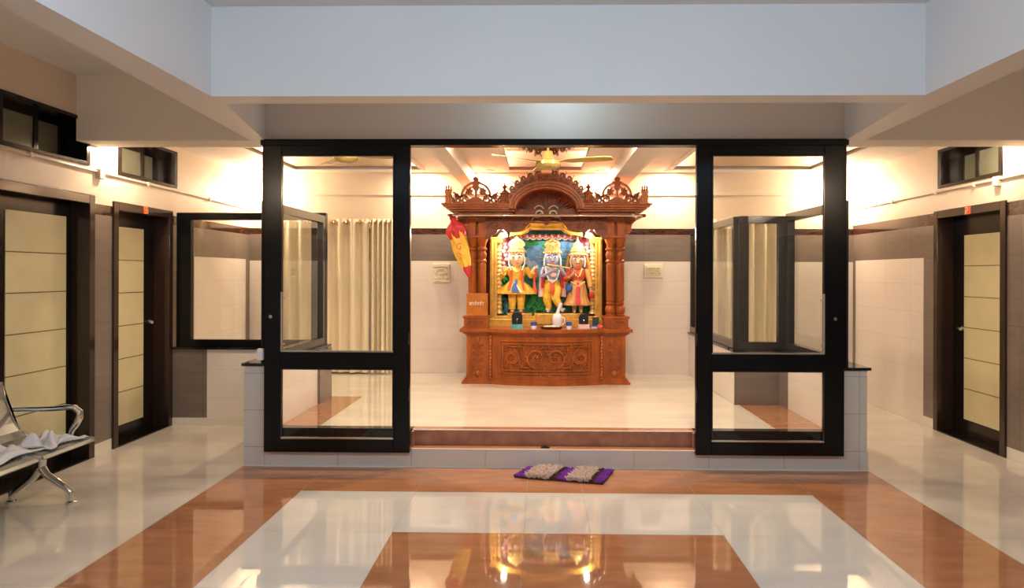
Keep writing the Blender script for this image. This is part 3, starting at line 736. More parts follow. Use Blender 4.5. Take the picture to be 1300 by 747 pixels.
        b.stroke(f(spiral(.985, 2.19, .05, .01, 30, 1.3, 20)), .016, .012, 8.62); b.stroke(f(spiral(.965, 2.08, .03, .008, 60, 1.2, 16)), .012, .012, 8.62)
        b.build('side_bracket', M['wood'], T)
    # scalloped apron between the columns
    half = [(.72, 2.27), (.72, 1.98), (.665, 1.985), (.645, 2.03), (.60, 2.045), (.565, 2.095), (.51, 2.10), (.47, 2.075), (.455, 2.035), (.437, 2.035), (.425, 2.07), (.38, 2.065), (.315, 2.075), (.26, 2.10), (.225, 2.15), (.19, 2.185), (.10, 2.20), (.05, 2.195), (.02, 2.16), (0, 2.145)]
    b = MB(); poly = [(SC-u, z) for u, z in half] + [(SC+u, z) for u, z in half[-2::-1]]
    b.prism(poly, 8.55, 8.585)
    for sx in (-1, 1):
        f = lambda pts: [(SC+sx*p[0], p[1]) for p in pts]
        b.stroke(f(half[2:]), .016, .012, 8.552); 
        for cx, cz, r in ((.60, 2.15, .055), (.40, 2.15, .05), (.50, 2.20, .03), (.28, 2.17, .03)):
            b.stroke(f(spiral(cx, cz, r, .008, 200, 1.4, 24)), .015, .014, 8.55)
        b.stroke(f(bez((.70, 2.10), (.66, 2.2), (.56, 2.25), (.46, 2.22))), .016, .014, 8.55)
        b.lathe([(0, 2.0), (.010, 2.01), (.018, 2.03), (.010, 2.045), (.016, 2.06), (.010, 2.08)], SC+sx*.446, 8.565, 10)
    b.build('scalloped_apron', M['wood_dark'], T)
    # tympanum with two silvery birds
    b = MB(); b.prism(arc(SC, 2.26, .42, .36, 0, 180, 20), 8.86, 8.90)
    for k in range(11):
        a = math.radians(15+15*k); b.stroke([(SC+.05*math.cos(a), 2.27+.04*math.sin(a)), (SC+.36*math.cos(a), 2.27+.28*math.sin(a))], [.012, .05], .014, 8.86)
    tp = b.build('tympanum', M['wood_dark'], T)
    for sx in (-1, 1):
        b = MB(); f = lambda pts: [(SC+sx*p[0], p[1]) for p in pts]
        b.stroke(f(spiral(.075, 2.275, .055, .012, -60, 1.2, 22)), [.012+.014*math.sin(PI*k/22) for k in range(23)], .03, 8.555)
        b.stroke(f(bez((.07, 2.25), (.12, 2.23), (.16, 2.26), (.17, 2.20))), .018, .025, 8.555)
        b.stroke(f(bez((.03, 2.34), (.07, 2.40), (.12, 2.38), (.14, 2.34))), .014, .025, 8.555)
        b.ball((SC+sx*.075, 8.545, 2.275), .017)
        b.build('silvered_scroll', pmat_silver, T)
    # frieze, roof slab, cornice
    b = MB(); b.box(SC-1.04, SC-.40, 8.50, 9.28, 2.265, 2.30); b.box(SC+.40, SC+1.04, 8.50, 9.28, 2.265, 2.30); b.box(SC-.98, SC+.98, 8.60, 9.28, 2.25, 2.34)
    b.build('frieze', M['wood_dark'], T)
    b = MB(); b.box(SC-1.155, SC+1.155, 8.425, 8.47, 2.243, 2.268); b.box(SC-1.14, SC-1.10, 8.47, 9.28, 2.243, 2.268); b.box(SC+1.10, SC+1.14, 8.47, 9.28, 2.243, 2.268)
    b.build('lower_moulding', M['wood'], T, bevel=.004)
    for sx in (-1, 1):
        b = MB()
        for ha, yf, z0, z1 in ((1.13, 8.46, 2.30, 2.325), (1.165, 8.43, 2.325, 2.35), (1.20, 8.405, 2.35, 2.375), (1.225, 8.385, 2.375, 2.392)):
            xs = sorted((SC+sx*.375, SC+sx*ha)); b.box(xs[0], xs[1], yf, 9.28, z0, z1)
        b.build('cornice', M['wood'], T, bevel=.003)
    # arch
    def ring(a0, b0, a1, b1, y0, y1, zc=2.33):
        o = arc(SC, zc, a1, b1, 0, 180, 28); i = arc(SC, zc, a0, b0, 180, 0, 28); bb.prism(o+i, y0, y1)
    bb = MB()
    def band(a0, b0, a1, b1, y0, y1, zc=2.33):
        o = arc(SC, zc, a1, b1, 0, 180, 28); i = arc(SC, zc, a0, b0, 0, 180, 28)
        for k in range(28):
            q = [o[k], o[k+1], i[k+1], i[k]]; bb.prism(q, y0, y1)
    band(.355, .235, .385, .265, 8.43, 8.58); band(.385, .265, .415, .295, 8.40, 8.60); band(.415, .295, .44, .32, 8.375, 8.60)
    bb.build('arch_moulding', M['wood'], T)
    bb = MB(); band(.43, .31, .48, .415, 8.45, 8.50)
    for k in range(15):
        a = math.radians(12+156*k/14); x, z = SC+.452*math.cos(a), 2.33+.352*math.sin(a); sg = 1 if a < PI/2 else -1
        bb.stroke([(SC+sg*(p[0]-SC), p[1]) for p in spiral(SC+abs(x-SC), z, .040, .008, 60, 1.35, 18)], .017, .026, 8.45)
    for k in range(15):
        a = math.radians(14+152*k/14); x, z = SC+.472*math.cos(a), 2.33+.405*math.sin(a); sg = 1 if a < PI/2 else -1
        if k == 7: continue
        nx, nz = math.cos(a)*.9, math.sin(a); tx, tz = -nz*sg, nx*sg        # tangent, up the arch
        g = lambda pts: [(x+tx*p[0]+nx*p[1], z+tz*p[0]+nz*p[1]) for p in pts]
        bb.stroke(g(bez((-.055, -.015), (-.03, .055), (.02, .06), (.015, .015))), [.034-.014*q/12 for q in range(13)], .026, 8.475, back=.026)
        bb.stroke(g(bez((-.03, .03), (-.045, .05), (-.045, .065), (-.03, .08))), [.016-.008*q/12 for q in range(13)], .02, 8.475, back=.02)
        bb.stroke(g(spiral(.0, .02, .022, .005, 20, 1.1, 12)), .012, .026, 8.475, back=.026)
    for sx in (-1, 1):
        bb.stroke([(SC+sx*p[0], p[1]) for p in bez((.03, 2.71), (.08, 2.75), (.085, 2.79), (.055, 2.805))], [.026-.014*q/12 for q in range(13)], .026, 8.475, back=.026)
        bb.stroke([(SC+sx*p[0], p[1]) for p in bez((.10, 2.71), (.12, 2.76), (.115, 2.79), (.135, 2.80))], [.022-.012*q/12 for q in range(13)], .026, 8.475, back=.026)
    bb.build('arch_crest', M['wood'], T)
    # openwork crests, towers and corner finials along the cornice
    for sx in (-1, 1):
        b = MB(); c = SC+sx*.825; y = 8.47
        def st(pts, w=.02, d=.026): b.stroke(pts, [q*1.55 for q in w] if isinstance(w, list) else w*1.55, d, y, back=.026)
        st(arc(c, 2.485, .165, .155, -8, 188, 24), .02)
        st(arc(c, 2.475, .125, .115, 0, 180, 20), .008)
        b.prism([(c+.012*0+.10*math.cos(k*PI/10), 2.395+.075*math.sin(k*PI/10)) for k in range(11)], y-.02, y+.02)
        st([(c, 2.40), (c, 2.63)], .022)
        b.prism([(c-.02, 2.545), (c-.045, 2.585), (c-.03, 2.61), (c-.055, 2.625), (c-.06, 2.645), (c-.025, 2.655), (c-.036, 2.678), (c-.022, 2.697), (c, 2.703), (c+.022, 2.697), (c+.036, 2.678), (c+.025, 2.655), (c+.06, 2.645), (c+.055, 2.625), (c+.03, 2.61), (c+.045, 2.585), (c+.02, 2.545)], y-.035, y+.03)
        for s2 in (-1, 1):
            g = lambda pts: [(c+s2*p[0], p[1]) for p in pts]
            cx, cz = c+s2*.078, 2.535
            for k in range(6):
                a = k*PI/3+.3; st([(cx, cz), (cx+.030*math.cos(a), cz+.030*math.sin(a)), (cx+.048*math.cos(a), cz+.048*math.sin(a))], [.008, .026, .006])
            st(g([(.02, 2.50), (.15, 2.50)]), .010)
            st(g(bez((.155, 2.49), (.19, 2.46), (.23, 2.47), (.245, 2.50))), .02)
            st(g(spiral(.225, 2.475, .035, .008, 40, 1.2, 18)), .013)
            st(g(spiral(.13, 2.44, .045, .008, 120, 1.3, 18)), .017); st(g(spiral(.265, 2.43, .026, .006, 60, 1.1, 14)), .014); st(g(bez((.10, 2.47), (.14, 2.50), (.17, 2.49), (.19, 2.45))), .016); st(g(bez((.23, 2.50), (.245, 2.53), (.262, 2.53), (.262, 2.51))), .010)
            st(g(spiral(.205, 2.425, .034, .008, 200, -1.2, 18)), .014)
            st(g(bez((.06, 2.41), (.12, 2.39), (.20, 2.395), (.27, 2.40))), .02)
            st(g(bez((.24, 2.40), (.255, 2.44), (.28, 2.45), (.285, 2.49))), .012)
        b.build('openwork_crest', M['wood'], T)
        b = MB(); c = SC+sx*.49
        b.lathe([(.062, 2.39), (.066, 2.40), (.066, 2.415), (.052, 2.425), (.050, 2.50), (.062, 2.51), (.062, 2.522), (.04, 2.535), (.016, 2.555), (.014, 2.57), (.032, 2.585), (.03, 2.597), (.012, 2.605), (.004, 2.635)], c, 8.47, 8)
        for k in range(-1, 2): b.stroke([(c+k*.028, 2.43), (c+k*.028, 2.495)], .012, .01, 8.424)
        b.build('tower_finial', M['wood'], T)
        b = MB(); c = SC+sx*1.145
        b.box(c-.045, c+.045, 8.42, 8.51, 2.392, 2.405); b.box(c-.036, c+.036, 8.43, 8.50, 2.405, 2.52); b.box(c-.043, c+.043, 8.423, 8.507, 2.52, 2.54)
        for k in (-1, 0, 1): b.lathe([(.013, 2.54), (.017, 2.555), (.008, 2.57), (.012, 2.585), (.003, 2.615-.01*abs(k))], c+k*.027, 8.465, 8); b.stroke([(c+k*.024, 2.415), (c+k*.024, 2.51)], .010, .008, 8.43)
        b.build('corner_finial', M['wood_light'], T)
    b = MB(); b.box(SC-.90, SC+.90, 9.22, 9.28, .926, 2.30); b.build('back_panel', M['wood_dark'], T)
    return T
M['silver'] = pmat_silver = pmat('silvered_wood', (.36, .33, .30), .35, metal=.4, var=.2, vscale=30)
build_shrine()
# curtain rod in front of the shrine
t = thing('shrine_rod', (SC, 8.41, 2.248), 'thin silver rod across the front of the shrine under the cornice', 'rod')
b = MB(); b.tube([(SC-1.115, 8.40, 2.25), (SC+1.13, 8.40, 2.247)], .0095, 10); b.build('pole', M['chrome'], t, True)
for x in (SC-1.115, SC+1.13): b = MB(); b.ball((x, 8.40, 2.248), .02, sx=1.3); b.build('end_cap', M['wood_dark'], t, True)
for x in (SC-1.0, SC+1.0): b = MB(); b.box(x-.008, x+.008, 8.39, 8.428, 2.237, 2.262); b.build('bracket', M['steel'], t)

# ------------------------------------------------------------------ gilded niche behind the statues
def build_niche():
    T = thing('gilded_niche', (SC, 8.95, .926), 'gilded niche with painted scenery framing the three statues inside the shrine', 'niche')
    y0, y1, yb = 8.86, 8.93, 9.14
    out = [(-.685, .965), (-.685, 2.02), (-.60, 2.02), (-.56, 2.07), (-.40, 2.10), (-.32, 2.11), (-.25, 2.15), (-.22, 2.215), (.22, 2.215), (.25, 2.15), (.32, 2.11), (.40, 2.10), (.56, 2.07), (.60, 2.02), (.685, 2.02), (.685, .965)]
    inn = [(-.60, 1.05), (-.60, 1.95), (-.55, 1.96), (-.52, 2.01), (-.38, 2.045), (-.30, 2.05), (-.22, 2.08), (-.19, 2.11), (.19, 2.11), (.22, 2.08), (.30, 2.05), (.38, 2.045), (.52, 2.01), (.55, 1.96), (.60, 1.95), (.60, 1.05)]
    b = MB(); n = len(out)
    for k in range(n):
        j = (k+1) % n; q = [out[k], out[j], inn[j], inn[k]]; b.prism([(SC+x, z) for x, z in q], y0, y1)
    b.build('outer_frame', M['gold'], T)
    b = MB(); mid = [((o[0]*.72+i[0]*.28), (o[1]*.72+i[1]*.28)) for o, i in zip(out, inn)]; mid2 = [((o[0]*.25+i[0]*.75), (o[1]*.25+i[1]*.75)) for o, i in zip(out, inn)]
    b.stroke([(SC+x, z) for x, z in mid], .018, .014, y0); b.stroke([(SC+x, z) for x, z in mid2], .014, .010, y0)
    b.build('frame_moulding', M['gold'], T)
    for sx in (-1, 1):
        b = MB(); x = SC+sx*.575
        prof = [(.045, 1.08), (.045, 1.10), (.03, 1.12)]
        for k in range(16): z = 1.13+.05*k; prof += [(.026, z), (.038, z+.025)]
        prof += [(.03, 1.94), (.05, 1.97), (.05, 2.0)]
        b.lathe(prof, x, 8.95, 12); b.build('carved_pilaster', M['gold_pale'], T, True)
        b = MB(); xs = sorted((SC+sx*.60, SC+sx*.685)); b.box(xs[0], xs[1], y1, yb, .965, 2.02); b.build('side_cheek', M['gold'], T)
        # pink painted drape hanging at each side
        b = MB(); f = lambda u: SC+sx*u
        R = []
        for k in range(13):
            z = 2.02-.50*k/12; w = .13-.06*k/12+.018*math.sin(k*1.3)
            R.append([(f(.56), 9.10, z), (f(.56-w*.4), 9.06, z), (f(.56-w), 9.085+.015*math.sin(k*2), z), (f(.56-w*.5), 9.11, z)])
        b.loft(R); b.build('painted_drape', M['pink'], T, True)
        b = MB()
        for k in range(9): b.ball((f(.53-.015*(k % 3)+.01*math.sin(k)), 9.04, 2.0-.05*k), .030-.001*k, sy=.7, sx=1.0+.3*(k % 2))
        b.build('side_garland', M['palepink'], T, True)
    # scalloped valance
    b = MB()
    for k in range(11):
        u = -.40+.08*k; z = 2.05 - .03*abs(u)
        b.stroke([(SC+p[0], p[1]) for p in arc(u, z, .040, .045, 180, 360, 8)], .018, .02, 9.06); b.ball((SC+u, 9.05, z-.005), .026, sy=.6)
    b.build('valance', M['palepink'], T, True)
    b = MB()
    for k in range(10): b.ball((SC-.36+.08*k, 9.045, 2.045), .018, sx=1.4, sy=.6)
    b.build('valance_flower', M['red_orange'], T, True)
    b = MB(); b.prism([(SC+o[0]*.5+i[0]*.5, o[1]*.5+i[1]*.5) for o, i in zip(out, inn)], 9.12, 9.14); b.build('painted_backdrop', M['scenery'], T)
    def cloud(cx, cz, r, mt, nm, seed):
        q = MB(); rd = random.Random(seed)
        for k in range(11): q.ball((SC+cx+rd.uniform(-1, 1)*r, 9.115, cz+rd.uniform(-.7, .7)*r), r*rd.uniform(.35, .6), 1.2, .10, .9, 12, 8)
        q.build(nm, M[mt], T, True)
    cloud(-.13, 1.80, .10, 'sky', 'painted_cloud', 1); cloud(-.17, 1.72, .07, 'sky_pale', 'painted_cloud', 2); cloud(.25, 1.93, .06, 'sky', 'painted_cloud', 3); cloud(-.45, 1.85, .07, 'sky', 'painted_cloud', 4); cloud(.50, 1.88, .05, 'sky_pale', 'painted_cloud', 5); cloud(.02, 1.99, .07, 'leaf', 'painted_tree', 6); cloud(-.16, 1.98, .06, 'leaf', 'painted_tree', 7)
    b = MB(); b.box(SC-.69, SC+.69, 8.80, yb, .926, 1.02); b.box(SC-.63, SC+.63, 8.83, yb, 1.02, 1.055)
    for k in range(3): pass
    b.box(SC-.12, SC+.14, 8.77, 8.9, .96, 1.08); b.box(SC-.47, SC-.17, 8.83, 9.05, 1.05, 1.088); b.box(SC+.20, SC+.48, 8.83, 9.05, 1.05, 1.088); b.box(SC-.14, SC+.20, 8.83, 9.05, 1.05, 1.088)
    b.build('platform', M['gold'], T, bevel=.005)
    # painted bushes standing against the scenery
    b = MB(); rnd = random.Random(3)
    def bush(cx, cz, rx, rz, mt, nm, n=34):
        q = MB()
        q.ball((SC+cx, 9.09, cz), 1, rx*.85, .03, rz*.85, 16, 10)
        for k in range(n):
            a = rnd.uniform(0, 2*PI); r = math.sqrt(rnd.random()); x = cx+rx*r*math.cos(a); z = cz+rz*r*math.sin(a); l = .045; ang = rnd.uniform(-1, 1)+PI/2
            dx, dz = math.cos(ang)*l, math.sin(ang)*l
            q.stroke([(SC+x-dx, z-dz), (SC+x-dx*.3, z-dz*.3), (SC+x+dx*.4, z+dz*.4), (SC+x+dx, z+dz)], [.004, .03, .026, .003], .012, 9.055)
        q.build(nm, M[mt], T)
    bush(-.10, 1.22, .15, .13, 'leaf', 'painted_bush'); bush(-.48, 1.22, .09, .15, 'teal', 'painted_bush'); bush(.48, 1.20, .10, .13, 'leaf', 'painted_bush'); bush(.20, 1.24, .08, .12, 'teal', 'painted_bush'); bush(-.52, 1.50, .06, .12, 'leaf', 'painted_bush', 18)
build_niche()
# lamps tucked behind the apron
for sx, lb in ((-1, 'left'), (1, 'right')):
    x = SC+sx*.50; t = thing('niche_lamp', (x, 8.74, 2.14), 'small white lamp hidden under the %s side of the shrine arch' % lb, 'lamp', 'niche lamps')
    b = MB(); b.lathe([(.0, 2.16), (.03, 2.155), (.038, 2.11), (.032, 2.108), (0, 2.12)], x, 8.74, 14); b.tube([(x, 8.74, 2.15), (x, 8.74, 2.25)], .008); b.build('housing', M['white_plastic'], t, True)
    b = MB(); b.ball((x, 8.74, 2.112), .026, n=12, m=8); b.build('bulb', M['lamp_white'], t, True)
    add_light('niche_glow', 'POINT', (x, 8.74, 2.07), 17, (1, .90, .72), .025)

# ------------------------------------------------------------------ statues
def skin_mesh(name, verts, edges, radii, mat, parent, sub=2):
    me = bpy.data.meshes.new(name); w = Vector(tuple(parent['_w']))
    me.from_pydata([Vector(v)-w for v in verts], edges, [])
    ob = bpy.data.objects.new(name, me); COL.objects.link(ob)
    sk = ob.modifiers.new('s', 'SKIN'); sk.use_smooth_shade = True
    if not me.skin_vertices: pass
    sv = me.skin_vertices[0].data if me.skin_vertices else None
    for i, r in enumerate(radii): sv[i].radius = (r, r) if not isinstance(r, tuple) else r
    sv[0].use_root = True
    sb = ob.modifiers.new('u', 'SUBSURF'); sb.levels = sub; sb.render_levels = sub
    dg = bpy.context.evaluated_depsgraph_get(); dg.update()
    m2 = bpy.data.meshes.new_from_object(ob.evaluated_get(dg)); m2.name = name
    m2.materials.clear(); m2.materials.append(mat)
    m2.polygons.foreach_set('use_smooth', [True]*len(m2.polygons))
    COL.objects.unlink(ob); bpy.data.objects.remove(ob)
    o = bpy.data.objects.new(name, m2); COL.objects.link(o); o.parent = parent; o['_w'] = tuple(w)
    return o

def body(parent, x, y, mat, arms, legs, hipz=1.44, shz=1.645, headz=1.755, shw=.085):
    """one continuous figure: pelvis, chest, neck, head core, two arms with five-fingered hands, two legs. arms/legs: joints in world x,y,z offsets"""
    V, E, R = [], [], []
    def add(p, r, pa=None):
        V.append(p); R.append(r)
        if pa is not None: E.append((pa, len(V)-1))
        return len(V)-1
    pel = add((x, y, hipz), .062); wa = add((x, y, hipz+.07), .052, pel); ch = add((x, y, shz-.035), .068, wa); nk = add((x, y, shz+.03), .028, ch)
    hd = add((x, y-.005, headz-.035), .05, nk); add((x, y-.002, headz+.035), .056, hd)
    for A in arms:
        s, e, h, fd = A
        i = add(s, .030, ch); i = add(e, .023, i); i = add(h, .015, i)
        H, Fd = Vector(h), Vector(fd).normalized(); side = Fd.cross(Vector((0, -1, 0)))
        if side.length < .1: side = Fd.cross(Vector((0, 0, 1)))
        side.normalize(); curl = Vector((0, -1, 0)) if abs(Fd.y) < .7 else Vector((0, 0, -1))
        p = add(tuple(H+Fd*.028), .014, i)
        for k, l in enumerate((.030, .036, .034, .026)):
            o = H+Fd*.036+side*(-.0135+.009*k); a = add(tuple(o+Fd*l*.45), .0046, p); add(tuple(o+Fd*l*.8+curl*l*.35), .0038, a)
        o = H+Fd*.014+side*-.020; a = add(tuple(o), .005, i); add(tuple(o+Fd*.02+side*-.006+curl*.008), .0042, a)
    for Lg in legs:
        h, k, a, t = Lg
        i = add(h, .046, pel); i = add(k, .034, i); i = add(a, .021, i); add(t, .018, i)
    return skin_mesh('body', V, E, R, mat, parent)

HS = 1.2
def face(parent, x, y, z, skin, tilt=0, brow='hair'):
    """head shell with nose, lips, ears; eyes, brows as children"""
    b = MB(); ca = Matrix.Rotation(tilt, 4, 'Y'); c = Vector((x, y, z))
    rings = []
    for j in range(13):
        t = j/12; zz = -.105+.19*t; r = .072*math.sqrt(max(0, 1-((t-.56)/.57)**2)); r *= (.74+.26*min(1, t*2.4))
        rings.append([c+ca@Vector((r*1.0*math.cos(2*PI*i/18), r*.95*math.sin(2*PI*i/18), zz)) for i in range(18)])
    b.loft(rings)
    b.loft([[c+ca@Vector((w*math.cos(a), -.062-d+.2*w*math.sin(a), zz+0*a)) for a in [k*PI/4 for k in range(8)]] for zz, w, d in ((.018, .005, .002), (-.01, .009, .012), (-.028, .014, .016), (-.036, .010, .006))])
    for s in (-1, 1): b.ball(c+ca@Vector((s*.072, 0, -.015)), .02, .45, .7, 1.2)
    h = b.scale(c, HS).build('head', skin, parent, True)
    q = MB()
    for s in (-1, 1): q.ball(c+ca@Vector((s*.027, -.064, .006)), .016, 1.25, .5, .7)
    q.scale(c, HS).build('eye_white', M['pearl'], h, True)
    q = MB()
    for s in (-1, 1):
        q.ball(c+ca@Vector((s*.027, -.0715, .006)), .0075, 1, .5, 1)
        q.tube([c+ca@Vector((s*.010, -.069, .026)), c+ca@Vector((s*.028, -.069, .034)), c+ca@Vector((s*.048, -.058, .026))], .0035, 5)
    q.scale(c, HS).build('pupil_and_brow', M['hair'], h, True)
    q = MB(); q.tube([c+ca@Vector((-.022, -.057, -.056)), c+ca@Vector((0, -.064, -.062)), c+ca@Vector((.022, -.057, -.056))], [.003, .008, .003], 6)
    q.scale(c, HS).build('lips', M['red_orange'], h, True)
    q = MB(); q.ball(c+ca@Vector((0, -.071, .045)), .007, .6, .5, 1.6); q.scale(c, HS).build('forehead_mark', M['red_orange'], h, True)
    return h

def skirt(parent, name, x, y, prof, mat, pleats=14, amp=.05, n=84):
    """pleated cloth: prof (z, rx, ry)"""
    b = MB(); R = []
    for k, (z, rx, ry) in enumerate(prof):
        f = k/(len(prof)-1)
        R.append([(x+rx*(1+amp*f*math.sin(pleats*2*PI*i/n))*math.cos(2*PI*i/n), y+ry*(1+amp*f*math.sin(pleats*2*PI*i/n))*math.sin(2*PI*i/n), z) for i in range(n)])
    b.loft(R); return b.build(name, mat, parent, True)

def crown(parent, x, y, z, kind, tilt=0):
    b = MB()
    b.lathe([(.068, z), (.078, z+.006), (.078, z+.028), (.070, z+.034), (.074, z+.05), (.060, z+.06), (0, z+.06)], x, y, 20)
    for k in range(9): a = PI+PI*k/8; b.ball((x+.078*math.cos(a), y+.078*math.sin(a), z+.017), .011)
    c = b.scale((x, y, z), HS).build('crown', M['gold_pale'], parent, True)
    q = MB()
    if kind == 'fan':      # onion shaped upright crest
        pts = [(.03, 0), (.05, .012), (.085, .035), (.093, .06), (.08, .09), (.05, .115), (.022, .135), (.008, .155), (0, .175)]
        poly = [(x+u, z+.055+w) for u, w in pts] + [(x-u, z+.055+w) for u, w in pts[-2::-1]]
        q.prism(poly, y-.02, y+.015)
        for k in range(7): a = math.radians(30+20*k); q.stroke([(x+.02*math.cos(a), z+.075+.02*math.sin(a)), (x+.07*math.cos(a), z+.085+.075*math.sin(a))], [.006, .016], .010, y-.02)
    elif kind == 'round':
        q.lathe([(.03, z+.055), (.06, z+.07), (.088, z+.10), (.09, z+.13), (.07, z+.165), (.03, z+.185), (.010, z+.20), (.004, z+.225)], x, y, 18, 1, .55)
        for k in range(10): a = 2*PI*k/10; q.ball((x+.066*math.cos(a), y-.045, z+.125+.045*math.sin(a)), .010)
    else:                  # tall pointed
        q.lathe([(.06, z+.05), (.078, z+.075), (.074, z+.11), (.058, z+.14), (.042, z+.165), (.018, z+.185), (.012, z+.20), (.003, z+.235)], x, y, 18, 1, .8)
        for k in range(3):
            for i in range(7): a = PI+PI*i/6; r = (.08, .066, .05)[k]; q.ball((x+r*math.cos(a), y+r*.8*math.sin(a), z+.07+.04*k), .009)
    q.scale((x, y, z), .98); q.build('crown_crest', M['gold_pale'], c, True)

def garland(parent, name, pts, r, mat, n=None):
    b = MB(); P = [Vector(p) for p in pts]
    for a, c in zip(P, P[1:]):
        m = max(1, int((c-a).length/(r*1.5)))
        for k in range(m): b.ball(a+(c-a)*k/m, r, n=8, m=5)
    b.ball(P[-1], r, n=8, m=5); return b.build(name, mat, parent, True)

def ribbon(parent, name, pts, w, mat, th=.006):
    b = MB(); R = []
    for i, p in enumerate(pts):
        p = Vector(p); ww = w[i] if isinstance(w, list) else w
        R.append([p+Vector((-ww/2, 0, 0)), p+Vector((0, -th*1.6, 0)), p+Vector((ww/2, 0, 0)), p+Vector((0, th, 0))])
    b.loft(R); return b.build(name, mat, parent, True)

Z0 = 1.088
def statue_left():
    x, y = -.305, 8.93
    T = thing('painted_statue', (x, y, Z0), 'painted statue in a flared yellow knee length robe, leftmost of the three in the shrine', 'statue', 'painted statues in the shrine')
    body(T, x, y, M['cream'], [((x-.10, y, 1.635), (x-.155, y-.02, 1.545), (x-.135, y-.09, 1.60), (-.2, -.3, .9)), ((x+.10, y, 1.635), (x+.155, y-.02, 1.55), (x+.185, y-.08, 1.63), (.8, -.3, .5))],
         [((x-.045, y, 1.38), (x-.047, y-.012, 1.24), (x-.047, y, 1.12), (x-.05, y-.06, 1.103)), ((x+.045, y, 1.38), (x+.047, y-.012, 1.24), (x+.047, y, 1.12), (x+.05, y-.06, 1.103))])
    face(T, x, y-.012, 1.772, M['cream']); crown(T, x, y-.005, 1.825, 'fan')
    skirt(T, 'robe_bodice', x, y, [(1.47, .078, .066), (1.52, .082, .07), (1.58, .098, .078), (1.63, .105, .07), (1.655, .07, .05), (1.665, .04, .035)], M['yellow'], 8, .0)
    skirt(T, 'robe_skirt', x, y, [(1.49, .075, .066), (1.46, .10, .08), (1.42, .145, .10), (1.37, .19, .115), (1.345, .212, .12), (1.325, .216, .122), (1.322, .19, .11)], M['yellow'], 18, .05)
    T.scale = (1.13, 1.05, 1)
    skirt(T, 'leggings', x-.047, y-.005, [(1.33, .05, .05), (1.24, .043, .043), (1.16, .034, .034), (1.135, .037, .037)], M['yellow'], 8, .02, 32); skirt(T, 'leggings', x+.047, y-.005, [(1.33, .05, .05), (1.24, .043, .043), (1.16, .034, .034), (1.135, .037, .037)], M['yellow'], 8, .02, 32)
    for s in (-1, 1):
        b = MB(); b.tube([(x+s*.10, y, 1.64), (x+s*.135, y-.01, 1.585), (x+s*.156, y-.022, 1.545), (x+s*(.14 if s < 0 else .175), y-.06, 1.575 if s < 0 else 1.59)], [.038, .036, .034, .027], 12); b.build('sleeve', M['yellow'], T, True)
        ribbon(T, 'red_sash', [(x+s*.062, y-.07, 1.66), (x+s*.06, y-.088, 1.58), (x+s*.058, y-.082, 1.50), (x+s*.075, y-.105, 1.43), (x+s*.085, y-.122, 1.38)], [.02, .026, .024, .028, .034], M['red_orange'])
        garland(T, 'pearl_string', [(x+s*.072, y-.045, 1.83), (x+s*.085, y-.05, 1.76), (x+s*.085, y-.06, 1.69), (x+s*.06, y-.085, 1.62)], .0095, M['pearl'])
    ribbon(T, 'blue_sash', [(x, y-.085, 1.50), (x-.012, y-.105, 1.45), (x-.02, y-.125, 1.40), (x-.012, y-.14, 1.35)], [.022, .04, .058, .075], M['blue'])
    ribbon(T, 'waist_knot', [(x-.02, y-.095, 1.47), (x+.02, y-.118, 1.40), (x+.05, y-.135, 1.345)], [.022, .02, .03], M['pearl'])
    garland(T, 'necklace', [(x-.05, y-.068, 1.655), (x-.03, y-.09, 1.61), (x, y-.096, 1.59), (x+.03, y-.09, 1.61), (x+.05, y-.068, 1.655)], .010, M['gold_pale'])
    for s in (-1, 1): b = MB(); b.ball((x+s*.05, y-.035, 1.098), .028, 1, 1.8, .6); b.build('shoe', M['red_orange'], T, True)
    b = MB()
    R = [[(x+.155+.02*k/8+.035*(.5-abs(.5-k/8))*1, y-.035, 1.64-.30*k/8), (x+.185+.03*k/8, y-.05, 1.64-.30*k/8), (x+.215+.012*math.sin(k), y-.03, 1.64-.30*k/8), (x+.185+.02*k/8, y-.02, 1.64-.30*k/8)] for k in range(9)]
    b.loft(R); b.build('shoulder_scarf', M['red_orange'], T, True)
statue_left()
